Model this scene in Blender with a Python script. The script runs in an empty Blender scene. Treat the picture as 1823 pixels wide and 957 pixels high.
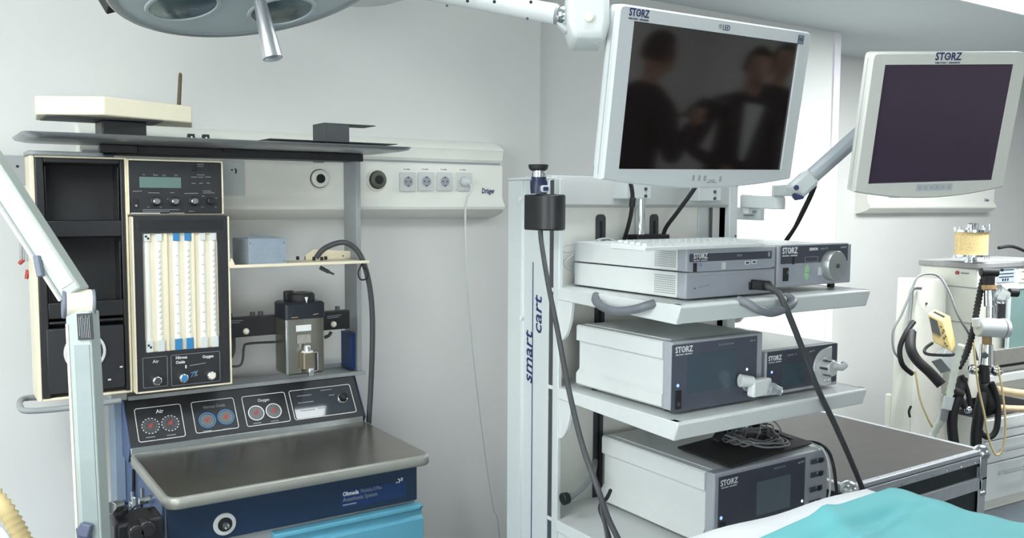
import bpy, math, random
from mathutils import Matrix, Vector
random.seed(7)
C = bpy.context.scene.collection
scene = bpy.context.scene

# ---------------------------------------------------------------- camera
YAW, PITCH, ROLL = math.radians(33.56), math.radians(4.36), math.radians(0.29)
fw = Vector((math.sin(YAW)*math.cos(PITCH), math.cos(YAW)*math.cos(PITCH), -math.sin(PITCH)))
rt = Vector((math.cos(YAW), -math.sin(YAW), 0)); up = rt.cross(fw)
cr = rt*math.cos(ROLL)+up*math.sin(ROLL); cu = up*math.cos(ROLL)-rt*math.sin(ROLL)
cd = bpy.data.cameras.new('camera'); cam = bpy.data.objects.new('camera', cd); C.objects.link(cam)
cd.sensor_width = 36; cd.lens = 1577*36/1823; cd.clip_start = .05
cam.matrix_world = Matrix(((cr.x,cu.x,-fw.x,0),(cr.y,cu.y,-fw.y,0),(cr.z,cu.z,-fw.z,1.65),(0,0,0,1)))
scene.camera = cam

# ---------------------------------------------------------------- world, lights, exposure
w = bpy.data.worlds.new('world'); scene.world = w; w.use_nodes = True
w.node_tree.nodes['Background'].inputs[0].default_value = (.85,.95,1,1)
w.node_tree.nodes['Background'].inputs[1].default_value = .5
vs = scene.view_settings
vs.view_transform = 'Standard'; vs.look = 'None'; vs.gamma = 1; vs.use_curve_mapping = False
vs.exposure = 0.13
def area(name, loc, target, sx, sy, power, col=(1,1,1)):
    l = bpy.data.lights.new(name,'AREA'); l.shape = 'RECTANGLE'; l.size = sx; l.size_y = sy; l.energy = power; l.color = col
    o = bpy.data.objects.new(name,l); C.objects.link(o); o.location = loc
    o.rotation_euler = (Vector(target)-Vector(loc)).to_track_quat('-Z','Y').to_euler()
    return o
area('window_and_fill_light', (-2.3,1.2,1.6), (.6,2.4,1.4), 1.5, 1.6, 30, (.97,1,1))
area('ceiling_and_fill_light', (-.65,1.35,2.56), (-.5,1.9,0), 1.0, 1.6, 44, (.98,1,.985))  # unseen fill from above, placed to brighten the left wall and machine
area('ceiling_and_fill_light', (4.9,1.9,2.56), (4.9,1.95,0), 1.6, .8, 52, (.98,1,1))
area('window_and_fill_light', (-1.2,-3.85,1.55), (.8,3,1.3), 2.4, 1.6, 102, (.98,1,1))  # added frontal fill from behind the camera
area('ceiling_and_fill_light', (5.6,-2.2,2.56), (5.6,-2.4,0), 1.8, .9, 62, (.98,1,1))  # added fill for the back wall and people mirrored in the monitor
sp = bpy.data.lights.new('added_spot_light','SPOT'); sp.energy = 190; sp.spot_size = math.radians(69); sp.spot_blend = .55; sp.shadow_soft_size = .06; sp.color = (.93,1,.97)
so = bpy.data.objects.new('added_spot_light', sp); C.objects.link(so); so.location = (3.85,2.25,2.55)  # unseen spot, put in for the bright pool on the alcove wall
so.rotation_euler = (Vector((3.75,3.2,1.25))-Vector(so.location)).to_track_quat('-Z','Y').to_euler()

# ---------------------------------------------------------------- materials
def lin(c):
    r = []
    for v in c:
        v /= 255
        r.append(v/12.92 if v <= .04045 else ((v+.055)/1.055)**2.4)
    return tuple(r)+(1,)
MATS = {}
def mat(name, col, rough=.5, metal=0, var=.06, scale=30, bump=0, emit=0, trans=0, coat=0, spec=.5, alpha=1):
    if name in MATS: return MATS[name]
    m = bpy.data.materials.new(name); m.use_nodes = True; nt = m.node_tree; b = nt.nodes['Principled BSDF']
    c = lin(col)
    b.inputs['Roughness'].default_value = rough; b.inputs['Metallic'].default_value = metal
    b.inputs['Specular IOR Level'].default_value = spec
    if coat: b.inputs['Coat Weight'].default_value = coat; b.inputs['Coat Roughness'].default_value = .08
    if trans: b.inputs['Transmission Weight'].default_value = trans
    if alpha < 1: b.inputs['Alpha'].default_value = alpha
    if emit: b.inputs['Emission Color'].default_value = c; b.inputs['Emission Strength'].default_value = emit
    tc = nt.nodes.new('ShaderNodeTexCoord'); n = nt.nodes.new('ShaderNodeTexNoise'); n.inputs['Scale'].default_value = scale
    n.inputs['Detail'].default_value = 3
    nt.links.new(tc.outputs['Object'], n.inputs['Vector'])
    r = nt.nodes.new('ShaderNodeValToRGB'); e = r.color_ramp.elements
    e[0].position = .3; e[1].position = .7
    e[0].color = tuple(v*(1-var) for v in c[:3])+(1,); e[1].color = tuple(min(1,v*(1+var)) for v in c[:3])+(1,)
    nt.links.new(n.outputs['Fac'], r.inputs['Fac']); nt.links.new(r.outputs['Color'], b.inputs['Base Color'])
    if bump:
        bp = nt.nodes.new('ShaderNodeBump'); bp.inputs['Strength'].default_value = bump; bp.inputs['Distance'].default_value = .002
        nt.links.new(n.outputs['Fac'], bp.inputs['Height']); nt.links.new(bp.outputs['Normal'], b.inputs['Normal'])
    MATS[name] = m
    return m
WALL = mat('wall_paint',(213,214,211),.65,var=.015,scale=4)
CEIL = mat('ceiling_paint',(205,211,212),.8,var=.01,scale=3)
FLOOR = mat('grey_vinyl',(88,96,104),.35,var=.05,scale=14)
LAMPW = mat('lit_lamp_diffuser',(245,252,255),.5,emit=8,var=0)
DAYL = mat('daylight_pane',(235,248,250),.5,emit=1.6,var=0)
PLAS = mat('light_grey_plastic',(202,207,207),.42,var=.015,scale=60)
SILV = mat('silver_plastic',(208,212,213),.4,var=.015,scale=60)
WHITE = mat('white_enamel',(211,215,213),.38,var=.012,scale=40)
RAILW = mat('rail_white',(240,240,232),.35,var=.012,scale=20)
CREAM = mat('cream_enamel',(232,222,196),.42,var=.03,scale=25)
IVORY = mat('ivory_plastic',(230,226,208),.35,var=.03,scale=25)
BLACK = mat('black_plastic',(30,31,33),.42,var=.15,scale=50)
BLACKM = mat('black_enamel',(36,38,41),.5,var=.12,scale=30)
RUBBER = mat('black_rubber',(22,22,24),.6,var=.15,scale=60)
DGREY = mat('dark_grey_metal',(74,76,78),.5,metal=.2,var=.08,scale=30)
GREY = mat('grey_enamel',(150,154,156),.5,var=.03,scale=30)
MGREY = mat('medium_grey_plastic',(160,164,170),.45,var=.03,scale=50)
ALU = mat('aluminium',(176,180,182),.36,metal=.8,var=.05,scale=40)
CALU = mat('case_aluminium',(188,192,196),.42,metal=.35,var=.05,scale=40)
STEEL = mat('brushed_steel',(150,147,138),.26,metal=.9,var=.06,scale=18)
SATIN = mat('satin_handle_steel',(200,203,206),.36,metal=.85,var=.03,scale=30)
STEELB = mat('bright_steel',(205,208,208),.22,metal=1,var=.04,scale=30)
CHROME = mat('chrome',(225,228,230),.1,metal=1,var=.02,scale=30)
NAVY = mat('navy_enamel',(30,52,78),.42,var=.06,scale=18)
NAVYC = mat('camera_navy',(28,36,66),.35,var=.05,scale=30)
M2W = mat('warm_white_plastic',(206,207,199),.45,var=.012,scale=60)
NAVYL = mat('navy_label',(26,56,104),.4,var=.04,scale=30)
SLATE = mat('slate_blue_enamel',(126,142,160),.5,var=.04,scale=16)
SLATED = mat('blue_enamel_side',(70,90,128),.5,var=.06,scale=16)
TEAL = mat('teal_blue_enamel',(96,166,190),.4,var=.03,scale=12)
PANEL = mat('graphite_panel',(80,84,96),.3,var=.04,scale=30)
PANELD = mat('dark_graphite_panel',(66,69,80),.28,var=.04,scale=30)
PANELL = mat('silver_panel',(158,163,172),.42,metal=.1,var=.03,scale=40)
SCR1 = mat('screen_glass_black',(25,19,18),.06,var=.02,scale=6,spec=1)
SCR2 = mat('screen_glass_purple',(62,50,66),.2,var=.03,scale=6)
LCD = mat('lcd_green_grey',(104,128,122),.25,var=.04,scale=14)
LCDD = mat('lcd_blue_grey',(92,104,112),.3,var=.05,scale=14)
LCDT = mat('lcd_teal_dark',(58,76,84),.25,var=.06,scale=14)
INKN = mat('navy_ink',(34,44,92),.6,var=.02)
INKW = mat('white_ink',(222,224,224),.6,var=.02)
INKG = mat('grey_ink',(140,146,150),.6,var=.02)
INKK = mat('black_ink',(30,30,34),.6,var=.02)
BLUEP = mat('blue_plastic',(58,128,182),.4,var=.05)
RED = mat('red_ink',(168,62,58),.5,var=.08)
GLASS = mat('clear_plastic',(225,232,236),.08,var=0,trans=.85)
GREEN = mat('pale_green_button',(150,200,150),.45,var=.03)
LEDB = mat('blue_led',(130,160,255),.4,emit=1.6,var=0)
LEDW = mat('white_led',(225,235,255),.4,emit=1.0,var=0)
TEALC = mat('teal_drape_cloth',(108,187,191),.75,var=.04,scale=9,bump=.12)
SHEET = mat('white_sheet_cloth',(236,238,240),.8,var=.02,scale=20,bump=.1)
LAMIN = mat('brown_laminate',(66,62,59),.5,var=.10,scale=22)
CASEK = mat('black_case_side',(24,34,34),.45,var=.1,scale=20)
BEIGE = mat('beige_hose',(214,192,140),.55,var=.06,scale=30)
GRAN = mat('soda_lime_granules',(226,200,142),.7,var=.22,scale=160,bump=.6)
YEL = mat('yellowed_plastic',(226,200,138),.5,var=.04,scale=30)
REFL = mat('lamp_reflector_glass',(92,112,118),.12,metal=.5,var=.35,scale=9)
LAMPG = mat('lamp_grey_face',(176,186,188),.4,var=.03,scale=20)
GREYH = mat('grey_hose_rubber',(62,64,66),.55,var=.08,scale=40)
GREYC = mat('grey_cable',(128,130,132),.5,var=.05,scale=40)
WOOD = mat('brown_stick',(88,76,52),.6,var=.1)
SKIN = mat('skin',(196,150,126),.55,var=.04,scale=20)
SUIT = mat('dark_suit_cloth',(34,35,42),.85,var=.08,scale=60)
HAIR = mat('dark_hair',(40,32,28),.7,var=.15,scale=60)
TAN = mat('tan_fitting',(168,138,98),.45,var=.06)

# ---------------------------------------------------------------- mesh helpers
class MB:
    def __init__(s): s.v = []; s.f = []
    def add(s, vs, fs):
        o = len(s.v); s.v += [tuple(v) for v in vs]; s.f += [tuple(i+o for i in f) for f in fs]; return s
    def box(s, a, b):
        (x0,y0,z0),(x1,y1,z1) = a,b
        x0,x1 = min(x0,x1),max(x0,x1); y0,y1 = min(y0,y1),max(y0,y1); z0,z1 = min(z0,z1),max(z0,z1)
        return s.add([(x0,y0,z0),(x1,y0,z0),(x1,y1,z0),(x0,y1,z0),(x0,y0,z1),(x1,y0,z1),(x1,y1,z1),(x0,y1,z1)],
            [(0,3,2,1),(4,5,6,7),(0,1,5,4),(1,2,6,5),(2,3,7,6),(3,0,4,7)])
    def loft(s, loops, c0=True, c1=True):
        n = len(loops[0]); vs = [p for l in loops for p in l]; fs = []
        for k in range(len(loops)-1):
            for i in range(n):
                j = (i+1)%n; fs.append((k*n+i,k*n+j,k*n+n+j,k*n+n+i))
        if c0: fs.append(tuple(reversed(range(n))))
        if c1: fs.append(tuple(range((len(loops)-1)*n, len(loops)*n)))
        return s.add(vs, fs)
    def prism(s, poly, d):               # poly: list of 3D points, d: extrusion vector
        d = Vector(d); return s.loft([[Vector(p) for p in poly],[Vector(p)+d for p in poly]])
    def cyl(s, p0, p1, r0, r1=None, n=20, caps=True):
        p0,p1 = Vector(p0),Vector(p1); r1 = r0 if r1 is None else r1
        a = (p1-p0).normalized(); u = a.orthogonal().normalized(); v = a.cross(u)
        cs = [(math.cos(2*math.pi*i/n),math.sin(2*math.pi*i/n)) for i in range(n)]
        return s.loft([[p0+(u*c+v*t)*r0 for c,t in cs],[p1+(u*c+v*t)*r1 for c,t in cs]],caps,caps)
    def lathe(s, p0, axis, prof, n=24):  # prof: (distance along axis, radius)
        p0 = Vector(p0); a = Vector(axis).normalized(); u = a.orthogonal().normalized(); v = a.cross(u)
        return s.loft([[p0+a*h+(u*math.cos(2*math.pi*i/n)+v*math.sin(2*math.pi*i/n))*r for i in range(n)] for h,r in prof])
    def ring(s, p0, axis, r0, r1, t, n=28):
        return s.lathe_open(p0, axis, [(0,r0),(t,r0),(t,r1),(0,r1),(0,r0)], n)
    def lathe_open(s, p0, axis, prof, n=24):
        p0 = Vector(p0); a = Vector(axis).normalized(); u = a.orthogonal().normalized(); v = a.cross(u)
        return s.loft([[p0+a*h+(u*math.cos(2*math.pi*i/n)+v*math.sin(2*math.pi*i/n))*r for i in range(n)] for h,r in prof],False,False)
    def tube(s, pts, r, n=8, smooth=4, rib=0):
        P = [Vector(p) for p in pts]
        if smooth and len(P) > 2:
            Q = []
            for i in range(len(P)-1):
                a = P[max(i-1,0)]; b = P[i]; c = P[i+1]; d = P[min(i+2,len(P)-1)]
                for k in range(smooth):
                    t = k/smooth
                    Q.append(.5*((2*b)+(c-a)*t+(2*a-5*b+4*c-d)*t*t+(3*b-a-3*c+d)*t**3))
            Q.append(P[-1]); P = Q
        if rib:                          # resample for corrugation
            L = [0]
            for i in range(1,len(P)): L.append(L[-1]+(P[i]-P[i-1]).length)
            m = max(4,int(L[-1]/rib*2)); Q = []
            j = 0
            for k in range(m+1):
                d = L[-1]*k/m
                while j < len(L)-2 and L[j+1] < d: j += 1
                t = (d-L[j])/max(1e-9,L[j+1]-L[j]); Q.append(P[j].lerp(P[j+1],min(1,t)))
            P = Q
        loops = []; u = None
        for i,p in enumerate(P):
            t = (P[min(i+1,len(P)-1)]-P[max(i-1,0)])
            if t.length < 1e-9: t = Vector((0,0,1))
            t.normalize()
            if u is None: u = t.orthogonal().normalized()
            u = (u-t*u.dot(t)); 
            if u.length < 1e-6: u = t.orthogonal()
            u.normalize(); v = t.cross(u); rr = r*(1.0 if not rib or i%2 else .74)
            loops.append([p+(u*math.cos(2*math.pi*k/n)+v*math.sin(2*math.pi*k/n))*rr for k in range(n)])
        return s.loft(loops)
    def sphere(s, c, r, n=12, sc=(1,1,1)):
        c = Vector(c); m = n//2
        loops = []
        for j in range(1,m):
            th = math.pi*j/m
            loops.append([c+Vector((math.sin(th)*math.cos(2*math.pi*i/n)*r*sc[0],math.sin(th)*math.sin(2*math.pi*i/n)*r*sc[1],-math.cos(th)*r*sc[2])) for i in range(n)])
        o = len(s.v); s.loft(loops,False,False)
        b = len(s.v); s.v += [tuple(c+Vector((0,0,-r*sc[2]))),tuple(c+Vector((0,0,r*sc[2])))]
        k = o+(len(loops)-1)*n
        for i in range(n):
            j = (i+1)%n
            s.f.append((b,o+j,o+i)); s.f.append((b+1,k+i,k+j))
        return s
    def bar(s, p0, p1, wdir, wd, th):    # oriented bar from p0 to p1
        p0,p1 = Vector(p0),Vector(p1); a = (p1-p0).normalized(); x = Vector(wdir); x = (x-a*x.dot(a)).normalized(); y = a.cross(x)
        q = [x*(wd/2)+y*(th/2),x*(-wd/2)+y*(th/2),x*(-wd/2)-y*(th/2),x*(wd/2)-y*(th/2)]
        return s.loft([[p0+k for k in q],[p1+k for k in q]])
def rrect(x0,y0,x1,y1,r,n=4):
    out = []
    for cx,cy,a in ((x1-r,y1-r,0),(x0+r,y1-r,90),(x0+r,y0+r,180),(x1-r,y0+r,270)):
        for k in range(n+1):
            t = math.radians(a+90*k/n); out.append((cx+r*math.cos(t),cy+r*math.sin(t)))
    return out
ROOTM = {}
def setp(o, label=None, cat=None, group=None, kind=None):
    if label: o['label'] = label
    if cat: o['category'] = cat
    if group: o['group'] = group
    if kind: o['kind'] = kind
def thing(name, label, cat, loc, M=None, group=None):
    o = bpy.data.objects.new(name, None); C.objects.link(o); o.empty_display_size = .05
    mw = Matrix.Translation(loc) @ (M.to_4x4() if M else Matrix())
    o.matrix_world = mw; ROOTM[o.name] = mw; setp(o,label,cat,group); return o
def build(name, mb, m, parent=None, bev=0, local=False, ang=38, seg=2, label=None, kind=None):
    me = bpy.data.meshes.new(name)
    r = parent
    while r is not None and r.name not in ROOTM: r = r.parent
    vs = [Vector(v) for v in mb.v]
    if r is not None and not local:
        inv = ROOTM[r.name].inverted(); vs = [inv @ v for v in vs]
    me.from_pydata([tuple(v) for v in vs], [], mb.f); me.update()
    me.materials.append(m)
    me.polygons.foreach_set('use_smooth',[True]*len(me.polygons)); me.set_sharp_from_angle(angle=math.radians(ang))
    o = bpy.data.objects.new(name, me); C.objects.link(o)
    if parent is not None: o.parent = parent
    if bev:
        b = o.modifiers.new('bevel','BEVEL'); b.width = bev; b.segments = seg; b.limit_method = 'ANGLE'; b.angle_limit = math.radians(40)
    setp(o,label=label,kind=kind)
    return o
def part(name, mb, m, parent, bev=0, local=False, label=None, ang=38, kind=None): return build(name,mb,m,parent,bev,local,ang,label=label,kind=kind)
def single(name, mb, m, label, cat, bev=0, group=None, ang=38):
    o = build(name,mb,m,None,bev,ang=ang); setp(o,label,cat,group); return o
def struct(name, mb, m, bev=0):
    o = build(name,mb,m,None,bev); o['kind'] = 'structure'; return o
def frame(org, right, upv):
    r = Vector(right).normalized(); u = Vector(upv).normalized(); n = r.cross(u)
    return Matrix(((r.x,u.x,n.x,org[0]),(r.y,u.y,n.y,org[1]),(r.z,u.z,n.z,org[2]),(0,0,0,1)))
def fy(p, off=.0006): return frame((p[0],p[1]-off,p[2]),(1,0,0),(0,0,1))       # print on a plane that faces -Y
def text(name, s, h, M, m, parent, local=False, align='CENTER', xs=1.0, bold=0, shear=0, ext=.0003):
    c = bpy.data.curves.new('txt','FONT'); c.body = s; c.size = h*1.38; c.align_x = align; c.align_y = 'CENTER'
    c.extrude = ext; c.offset = bold; c.shear = shear; c.resolution_u = 2
    to = bpy.data.objects.new('txt',c); C.objects.link(to)
    dg = bpy.context.evaluated_depsgraph_get(); me = bpy.data.meshes.new_from_object(to.evaluated_get(dg))
    mb = MB(); mb.add([M @ Vector((v.co.x*xs,v.co.y,v.co.z)) for v in me.vertices],[tuple(p.vertices) for p in me.polygons])
    bpy.data.objects.remove(to); bpy.data.curves.remove(c); bpy.data.meshes.remove(me)
    return build(name,mb,m,parent,0,local)
def lines(name, M, segs, t, m, parent, local=False):   # fine print too small to read: thin strokes
    mb = MB()
    for x0,y0,x1,y1 in segs:
        d = Vector((x1-x0,y1-y0,0)); d.normalize(); k = Vector((-d.y,d.x,0))*t/2; z = Vector((0,0,.0004))
        q = [Vector((x0,y0,0))+k,Vector((x0,y0,0))-k,Vector((x1,y1,0))-k,Vector((x1,y1,0))+k]
        mb.loft([[M@p for p in q],[M@(p+z) for p in q]])
    return build(name,mb,m,parent,0,local)
def outline(name, M, x0,y0,x1,y1,r,t,m,parent,local=False,h=.0005):
    mb = MB(); A = rrect(x0,y0,x1,y1,r); B = rrect(x0+t,y0+t,x1-t,y1-t,max(r-t,.0005))
    mb.loft([[M@Vector((x,y,0)) for x,y in A],[M@Vector((x,y,h)) for x,y in A],[M@Vector((x,y,h)) for x,y in B],[M@Vector((x,y,0)) for x,y in B]],False,False)
    return build(name,mb,m,parent,0,local)
def plate(name, M, x0,y0,x1,y1,r,h,m,parent,local=False,label=None):
    mb = MB(); A = rrect(x0,y0,x1,y1,r)
    mb.loft([[M@Vector((x,y,0)) for x,y in A],[M@Vector((x,y,h)) for x,y in A]])
    return build(name,mb,m,parent,0,local,label=label)
def logo(M, h, m, parent, local=False, xs=.8):
    text('maker_lettering','STORZ',h,M,m,parent,local,xs=xs,bold=h*.03)
    mb = MB(); mb.cyl(M@Vector((-.02*h,.02*h,0)),M@Vector((-.02*h,.02*h,.0004)),h*.11,n=10)
    build('logo_dot',mb,m,parent,0,local)
    text('maker_small_lettering','KARL STORZ — ENDOSKOPE',h*.2,M@Matrix.Translation((0,-h*.78,0)),m,parent,local,xs=1.0,bold=h*.006)

# ================================================================ ROOM
struct('floor', MB().box((-2.6,-4.1,-.1),(8.1,3.8,0)), FLOOR)
struct('ceiling', MB().box((-2.6,-4.1,2.6),(8.1,3.8,2.7)), CEIL)
struct('wall_back', MB().box((-2.6,3.15,0),(2.23,3.67,2.6)), WALL)
struct('wall_alcove', MB().box((2.23,3.2,0),(4.317,3.67,2.6)), WALL)
struct('wall_far', MB().box((-2.6,3.67,0),(8.1,3.8,2.6)), WALL)
struct('wall_right', MB().box((8.0,-4,0),(8.1,3.67,2.6)), WALL)
struct('wall_front', MB().box((-2.6,-4.1,0),(-2.4,-4,2.6)).box((0,-4.1,0),(8.1,-4,2.6)).box((-2.4,-4.1,0),(0,-4,.75)).box((-2.4,-4.1,2.35),(0,-4,2.6)), WALL)
wn = MB(); wn.box((-2.4,-4.06,.75),(0,-4,.81)).box((-2.4,-4.06,2.29),(0,-4,2.35)).box((-2.4,-4.06,.81),(-2.34,-4,2.29)).box((-.06,-4.06,.81),(0,-4,2.29)).box((-1.23,-4.06,.81),(-1.17,-4,2.29))
added_win = struct('added_window', wn, WHITE)  # unseen window added behind the camera as a source of frontal fill
for x0,x1 in ((-2.34,-1.23),(-1.17,-.06)): build('pane',MB().box((x0,-4.05,.81),(x1,-4.03,2.29)),DAYL,added_win)
wl = MB(); wl.box((-2.6,-4,0),(-2.5,3.15,.7)); wl.box((-2.6,-4,2.5),(-2.5,3.15,2.6)); wl.box((-2.6,-4,.7),(-2.5,-.8,2.5)); wl.box((-2.6,2.0,.7),(-2.5,3.15,2.5))
struct('wall_left', wl, WALL)
wn = MB(); wn.box((-2.56,-.8,.7),(-2.5,2.0,.76)); wn.box((-2.56,-.8,2.44),(-2.5,2.0,2.5)); wn.box((-2.56,-.8,.76),(-2.5,-.74,2.44)); wn.box((-2.56,1.94,.76),(-2.5,2.0,2.44)); wn.box((-2.56,.57,.76),(-2.5,.63,2.44))
win = struct('window_1', wn, WHITE)
pn = MB(); pn.box((-2.55,-.74,.76),(-2.53,.57,2.44)); build('pane',pn,DAYL,win)
pn = MB(); pn.box((-2.55,.63,.76),(-2.53,1.94,2.44)); build('pane',pn,DAYL,win)
struct('trim_1', MB().box((4.27,3.19,0),(4.325,3.21,2.6)), mat('corner_guard_pvc',(224,220,228),.5,var=.01), .002)
def ceiling_lamp(x0,x1,y0,y1,label):
    t = thing('ceiling_light',label,'ceiling light',((x0+x1)/2,(y0+y1)/2,2.6))
    m = MB(); m.box((x0,y0,2.585),(x1,y0+.02,2.6)); m.box((x0,y1-.02,2.585),(x1,y1,2.6)); m.box((x0,y0+.02,2.585),(x0+.02,y1-.02,2.6)); m.box((x1-.02,y0+.02,2.585),(x1,y1-.02,2.6))
    part('frame',m,WHITE,t)
    part('diffuser',MB().box((x0+.02,y0+.02,2.588),(x1-.02,y1-.02,2.6)),LAMPW,t,label='lit white diffuser')
ceiling_lamp(3.7,5.9,1.5,2.35,'lit white ceiling panel at the top right corner of the picture')
ceiling_lamp(.97,1.87,1.25,1.80,'lit ceiling panel above the anaesthesia machine, seen mirrored in its gauge panel')
ceiling_lamp(-1.1,-.2,.85,1.85,'unseen ceiling panel up left, added to brighten the left wall')  # out-of-view panel, positioned for the brightness of the left wall
ceiling_lamp(5.1,6.1,-2.5,-1.9,'unseen ceiling panel added behind the camera to brighten the wall mirrored in the large monitor')  # added panel, lifts the reflection in the large screen
t = thing('added_spot_can','unseen white ceiling spot can, added to brighten the alcove wall','ceiling light',(3.85,2.25,2.6))  # fixture added to go with the unseen spot
part('housing',MB().lathe_open((3.85,2.25,2.6),(0,0,-1),[(0,.075),(.03,.075),(.03,.066),(.0,.066)]),WHITE,t)

# ---------------------------------------------------------------- media rails
def rail(x0, x1, yw, label, zo=0):
    t = thing('media_rail',label,'wall rail',((x0+x1)/2,yw,1.57))
    pr = [(yw,1.895),(yw-.045,1.885),(yw-.092,1.862),(yw-.098,1.855),(yw-.094,1.848),(yw-.088,1.815),(yw-.080,1.806),(yw-.080,1.796),(yw-.088,1.790),
          (yw-.088,1.672),(yw-.092,1.655),(yw-.106,1.637),(yw-.110,1.628),(yw-.106,1.618),(yw-.085,1.603),(yw-.03,1.585),(yw,1.580)]
    part('rail_body',MB().prism([(x0,y,z) for y,z in pr],(x1-x0,0,0)),RAILW,t,ang=25)
    for x in (x0-.006,x1): part('end_cap',MB().prism([(x,y,z) for y,z in pr],(.006,0,0)),RAILW,t,ang=25)
    part('groove_strip',MB().box((x0,yw-.082,1.797),(x1,yw-.078,1.805)),GREY,t,label='grey groove strip')
    return t
rl = rail(.42, 1.975, 3.15, 'long white wall rail with sockets and gas outlets behind the anaesthesia machine')
YF = 3.062
def socket(px, plug=False):
    x,y,z = px
    o = part('socket', MB().prism([(x+a,YF,z+b) for a,b in rrect(-.034,-.036,.034,.036,.006)],(0,-.010,0)), WHITE, rl, .002)
    s = MB().lathe_open((x,YF-.0105,z),(0,1,0),[(0,.024),(.0,.0205),(.008,.0195)],20)
    part('socket_rim', s, WHITE, o)
    part('socket_well', MB().cyl((x,YF-.0112,z),(x,YF-.0105,z),.0195,n=20), MGREY, o, label='grey recessed socket well')
    q = MB()
    for dx in (-.0095,.0095): q.cyl((x+dx,YF-.0118,z),(x+dx,YF-.0111,z),.003,n=10)
    for dz in (-.0165,.0165): q.box((x-.0025,YF-.0118,z+dz-.003),(x+.0025,YF-.0111,z+dz+.003))
    part('contacts', q, DGREY, o)
    lines('label_print', fy((x,YF,z+.047)), [(-.014,0,-.008,0),(-.004,0,.012,0)], .004, INKG if not plug else INKK, rl)
for p in ((1.547,3.05,1.723),(1.626,3.05,1.725),(1.708,3.05,1.726),(1.795,3.05,1.727)): socket(p)
def outlet(p, core, lab):
    x,y,z = p
    o = part('gas_outlet', MB().lathe((x,YF,z),(0,-1,0),[(0,.043),(.006,.043),(.009,.040),(.009,.036)],28), RAILW, rl)
    part('outlet_ring', MB().lathe((x,YF-.009,z),(0,-1,0),[(0,.032),(.012,.031),(.015,.027),(.015,.018)],28), core, o, label=lab)
    part('outlet_core', MB().lathe((x,YF-.0238,z),(0,-1,0),[(0,.0165),(.002,.0165),(.003,.012)],20), RUBBER, o)
    part('outlet_shadow_ring', MB().ring((x,YF-.009,z),(0,-1,0),.0345,.032,.004), DGREY, o)
outlet((1.191,3.05,1.728), RAILW, 'white gas outlet ring')
outlet((1.42,3.05,1.728), mat('olive_ring',(92,98,78),.45), 'olive green gas outlet ring')
lines('label_print', fy(((1.192,3.05,1.782)[0],YF,1.787)), [(-.02,0,.02,0)], .004, INKG, rl)
text('maker_lettering','Dräger',.021,fy((1.913,3.062,1.691),.001),INKN,rl,xs=.72,bold=.0006)
x,_,z = (0.874,3.06,1.726)
part('label_plate', MB().prism([(x+a,YF,z+b) for a,b in rrect(-.03,-.062,.05,.058,.004)],(0,-.008,0)), PLAS, rl, .001)
lines('label_print', fy((x+.012,YF-.008,z+.022)), [(-.009,.004,-.003,.004),(.003,.008,.009,.004),(.009,.004,.006,-.008)], .005, INKK, rl)
# plug and white cable hanging from the rightmost socket
px_ = (1.795,3.05,1.727)
t = thing('power_plug','white plug with long white cable in the rightmost rail socket','plug',(px_[0],3.05,px_[2]))
m = MB(); m.lathe((px_[0],YF-.0125,px_[2]),(0,-1,0),[(0,.0185),(.018,.0185),(.034,.014),(.04,.008)],20)
part('plug_body',m,WHITE,t,.001)
a = Vector(px_)
part('cable',MB().tube([(a.x,3.02,a.z-.002),(a.x+.004,3.0,a.z-.03),(1.771,3,1.634),(1.776,3,1.402),(1.829,3.04,1.057),(1.884,3.08,0.812),(1.932,3.1,0.562),(1.967,3.1,0.362),(2.002,3.1,0.171),(2.007,3.1,-0.903)],.0042,8,6),WHITE,t)
rl2 = rail((5.189,3.58,1.563)[0], (6.735,3.58,1.564)[0], 3.67, 'white wall rail on the far wall below the small right monitor')
text('maker_lettering','Dräger',.022,fy(((6.639,3.58,1.677)[0],3.582,(6.639,3.58,1.677)[2]),.001),INKN,rl2,xs=.72,bold=.0006)
lines('label_print', fy(((5.46,3.58,1.69)[0],3.582,(5.46,3.58,1.69)[2])), [(-.05,0,.08,0)], .006, INKG, rl2)

# ---------------------------------------------------------------- surgical lamp
lc = Vector((.5624,1.7728,2.0843)); ln = Vector((.1308,-.2405,-.9618)).normalized()
lx = Vector((1,0,0)); lx = (lx-ln*lx.dot(ln)).normalized(); ly = ln.cross(lx)
lt = thing('surgical_lamp','large round grey surgical lamp head with steel handle at the top left','surgical lamp',lc)
def lp(a, r, h): return lc+(lx*math.cos(a)+ly*math.sin(a))*r+ln*h
part('housing',MB().lathe(lc,ln,[(-.10,.09),(-.09,.15),(-.055,.225),(-.028,.264),(-.012,.275),(0,.277),(.005,.274),(.005,.266),(.002,.262)],56),LAMPG,lt,ang=50)
part('face_plate',MB().lathe(lc+ln*.0005,ln,[(0,.261),(.003,.26),(.010,.236),(.012,.18),(.012,.02)],56),LAMPG,lt,ang=50)
part('rim_ring',MB().lathe_open(lc,ln,[(-.004,.2775),(.004,.2775),(.007,.274),(.007,.265)],56),ALU,lt)
for k in range(4):
    a = math.radians(90*k+38)
    c = lp(a,.152,.0122)
    rg = part('reflector_rim',MB().lathe_open(c,ln,[(0,.074),(.004,.072),(.004,.066),(-.0002,.064)],28),LAMPG,lt)
    part('reflector_glass',MB().lathe(c+ln*.0002,ln,[(0,.065),(.0015,.064),(.003,.04),(.0032,.01)],28),REFL,rg,label='dark teal reflector glass')
hs = part('handle_socket',MB().lathe(lc+ln*.012,ln,[(0,.044),(.008,.042),(.014,.024),(.024,.016)],24),PLAS,lt)
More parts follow.
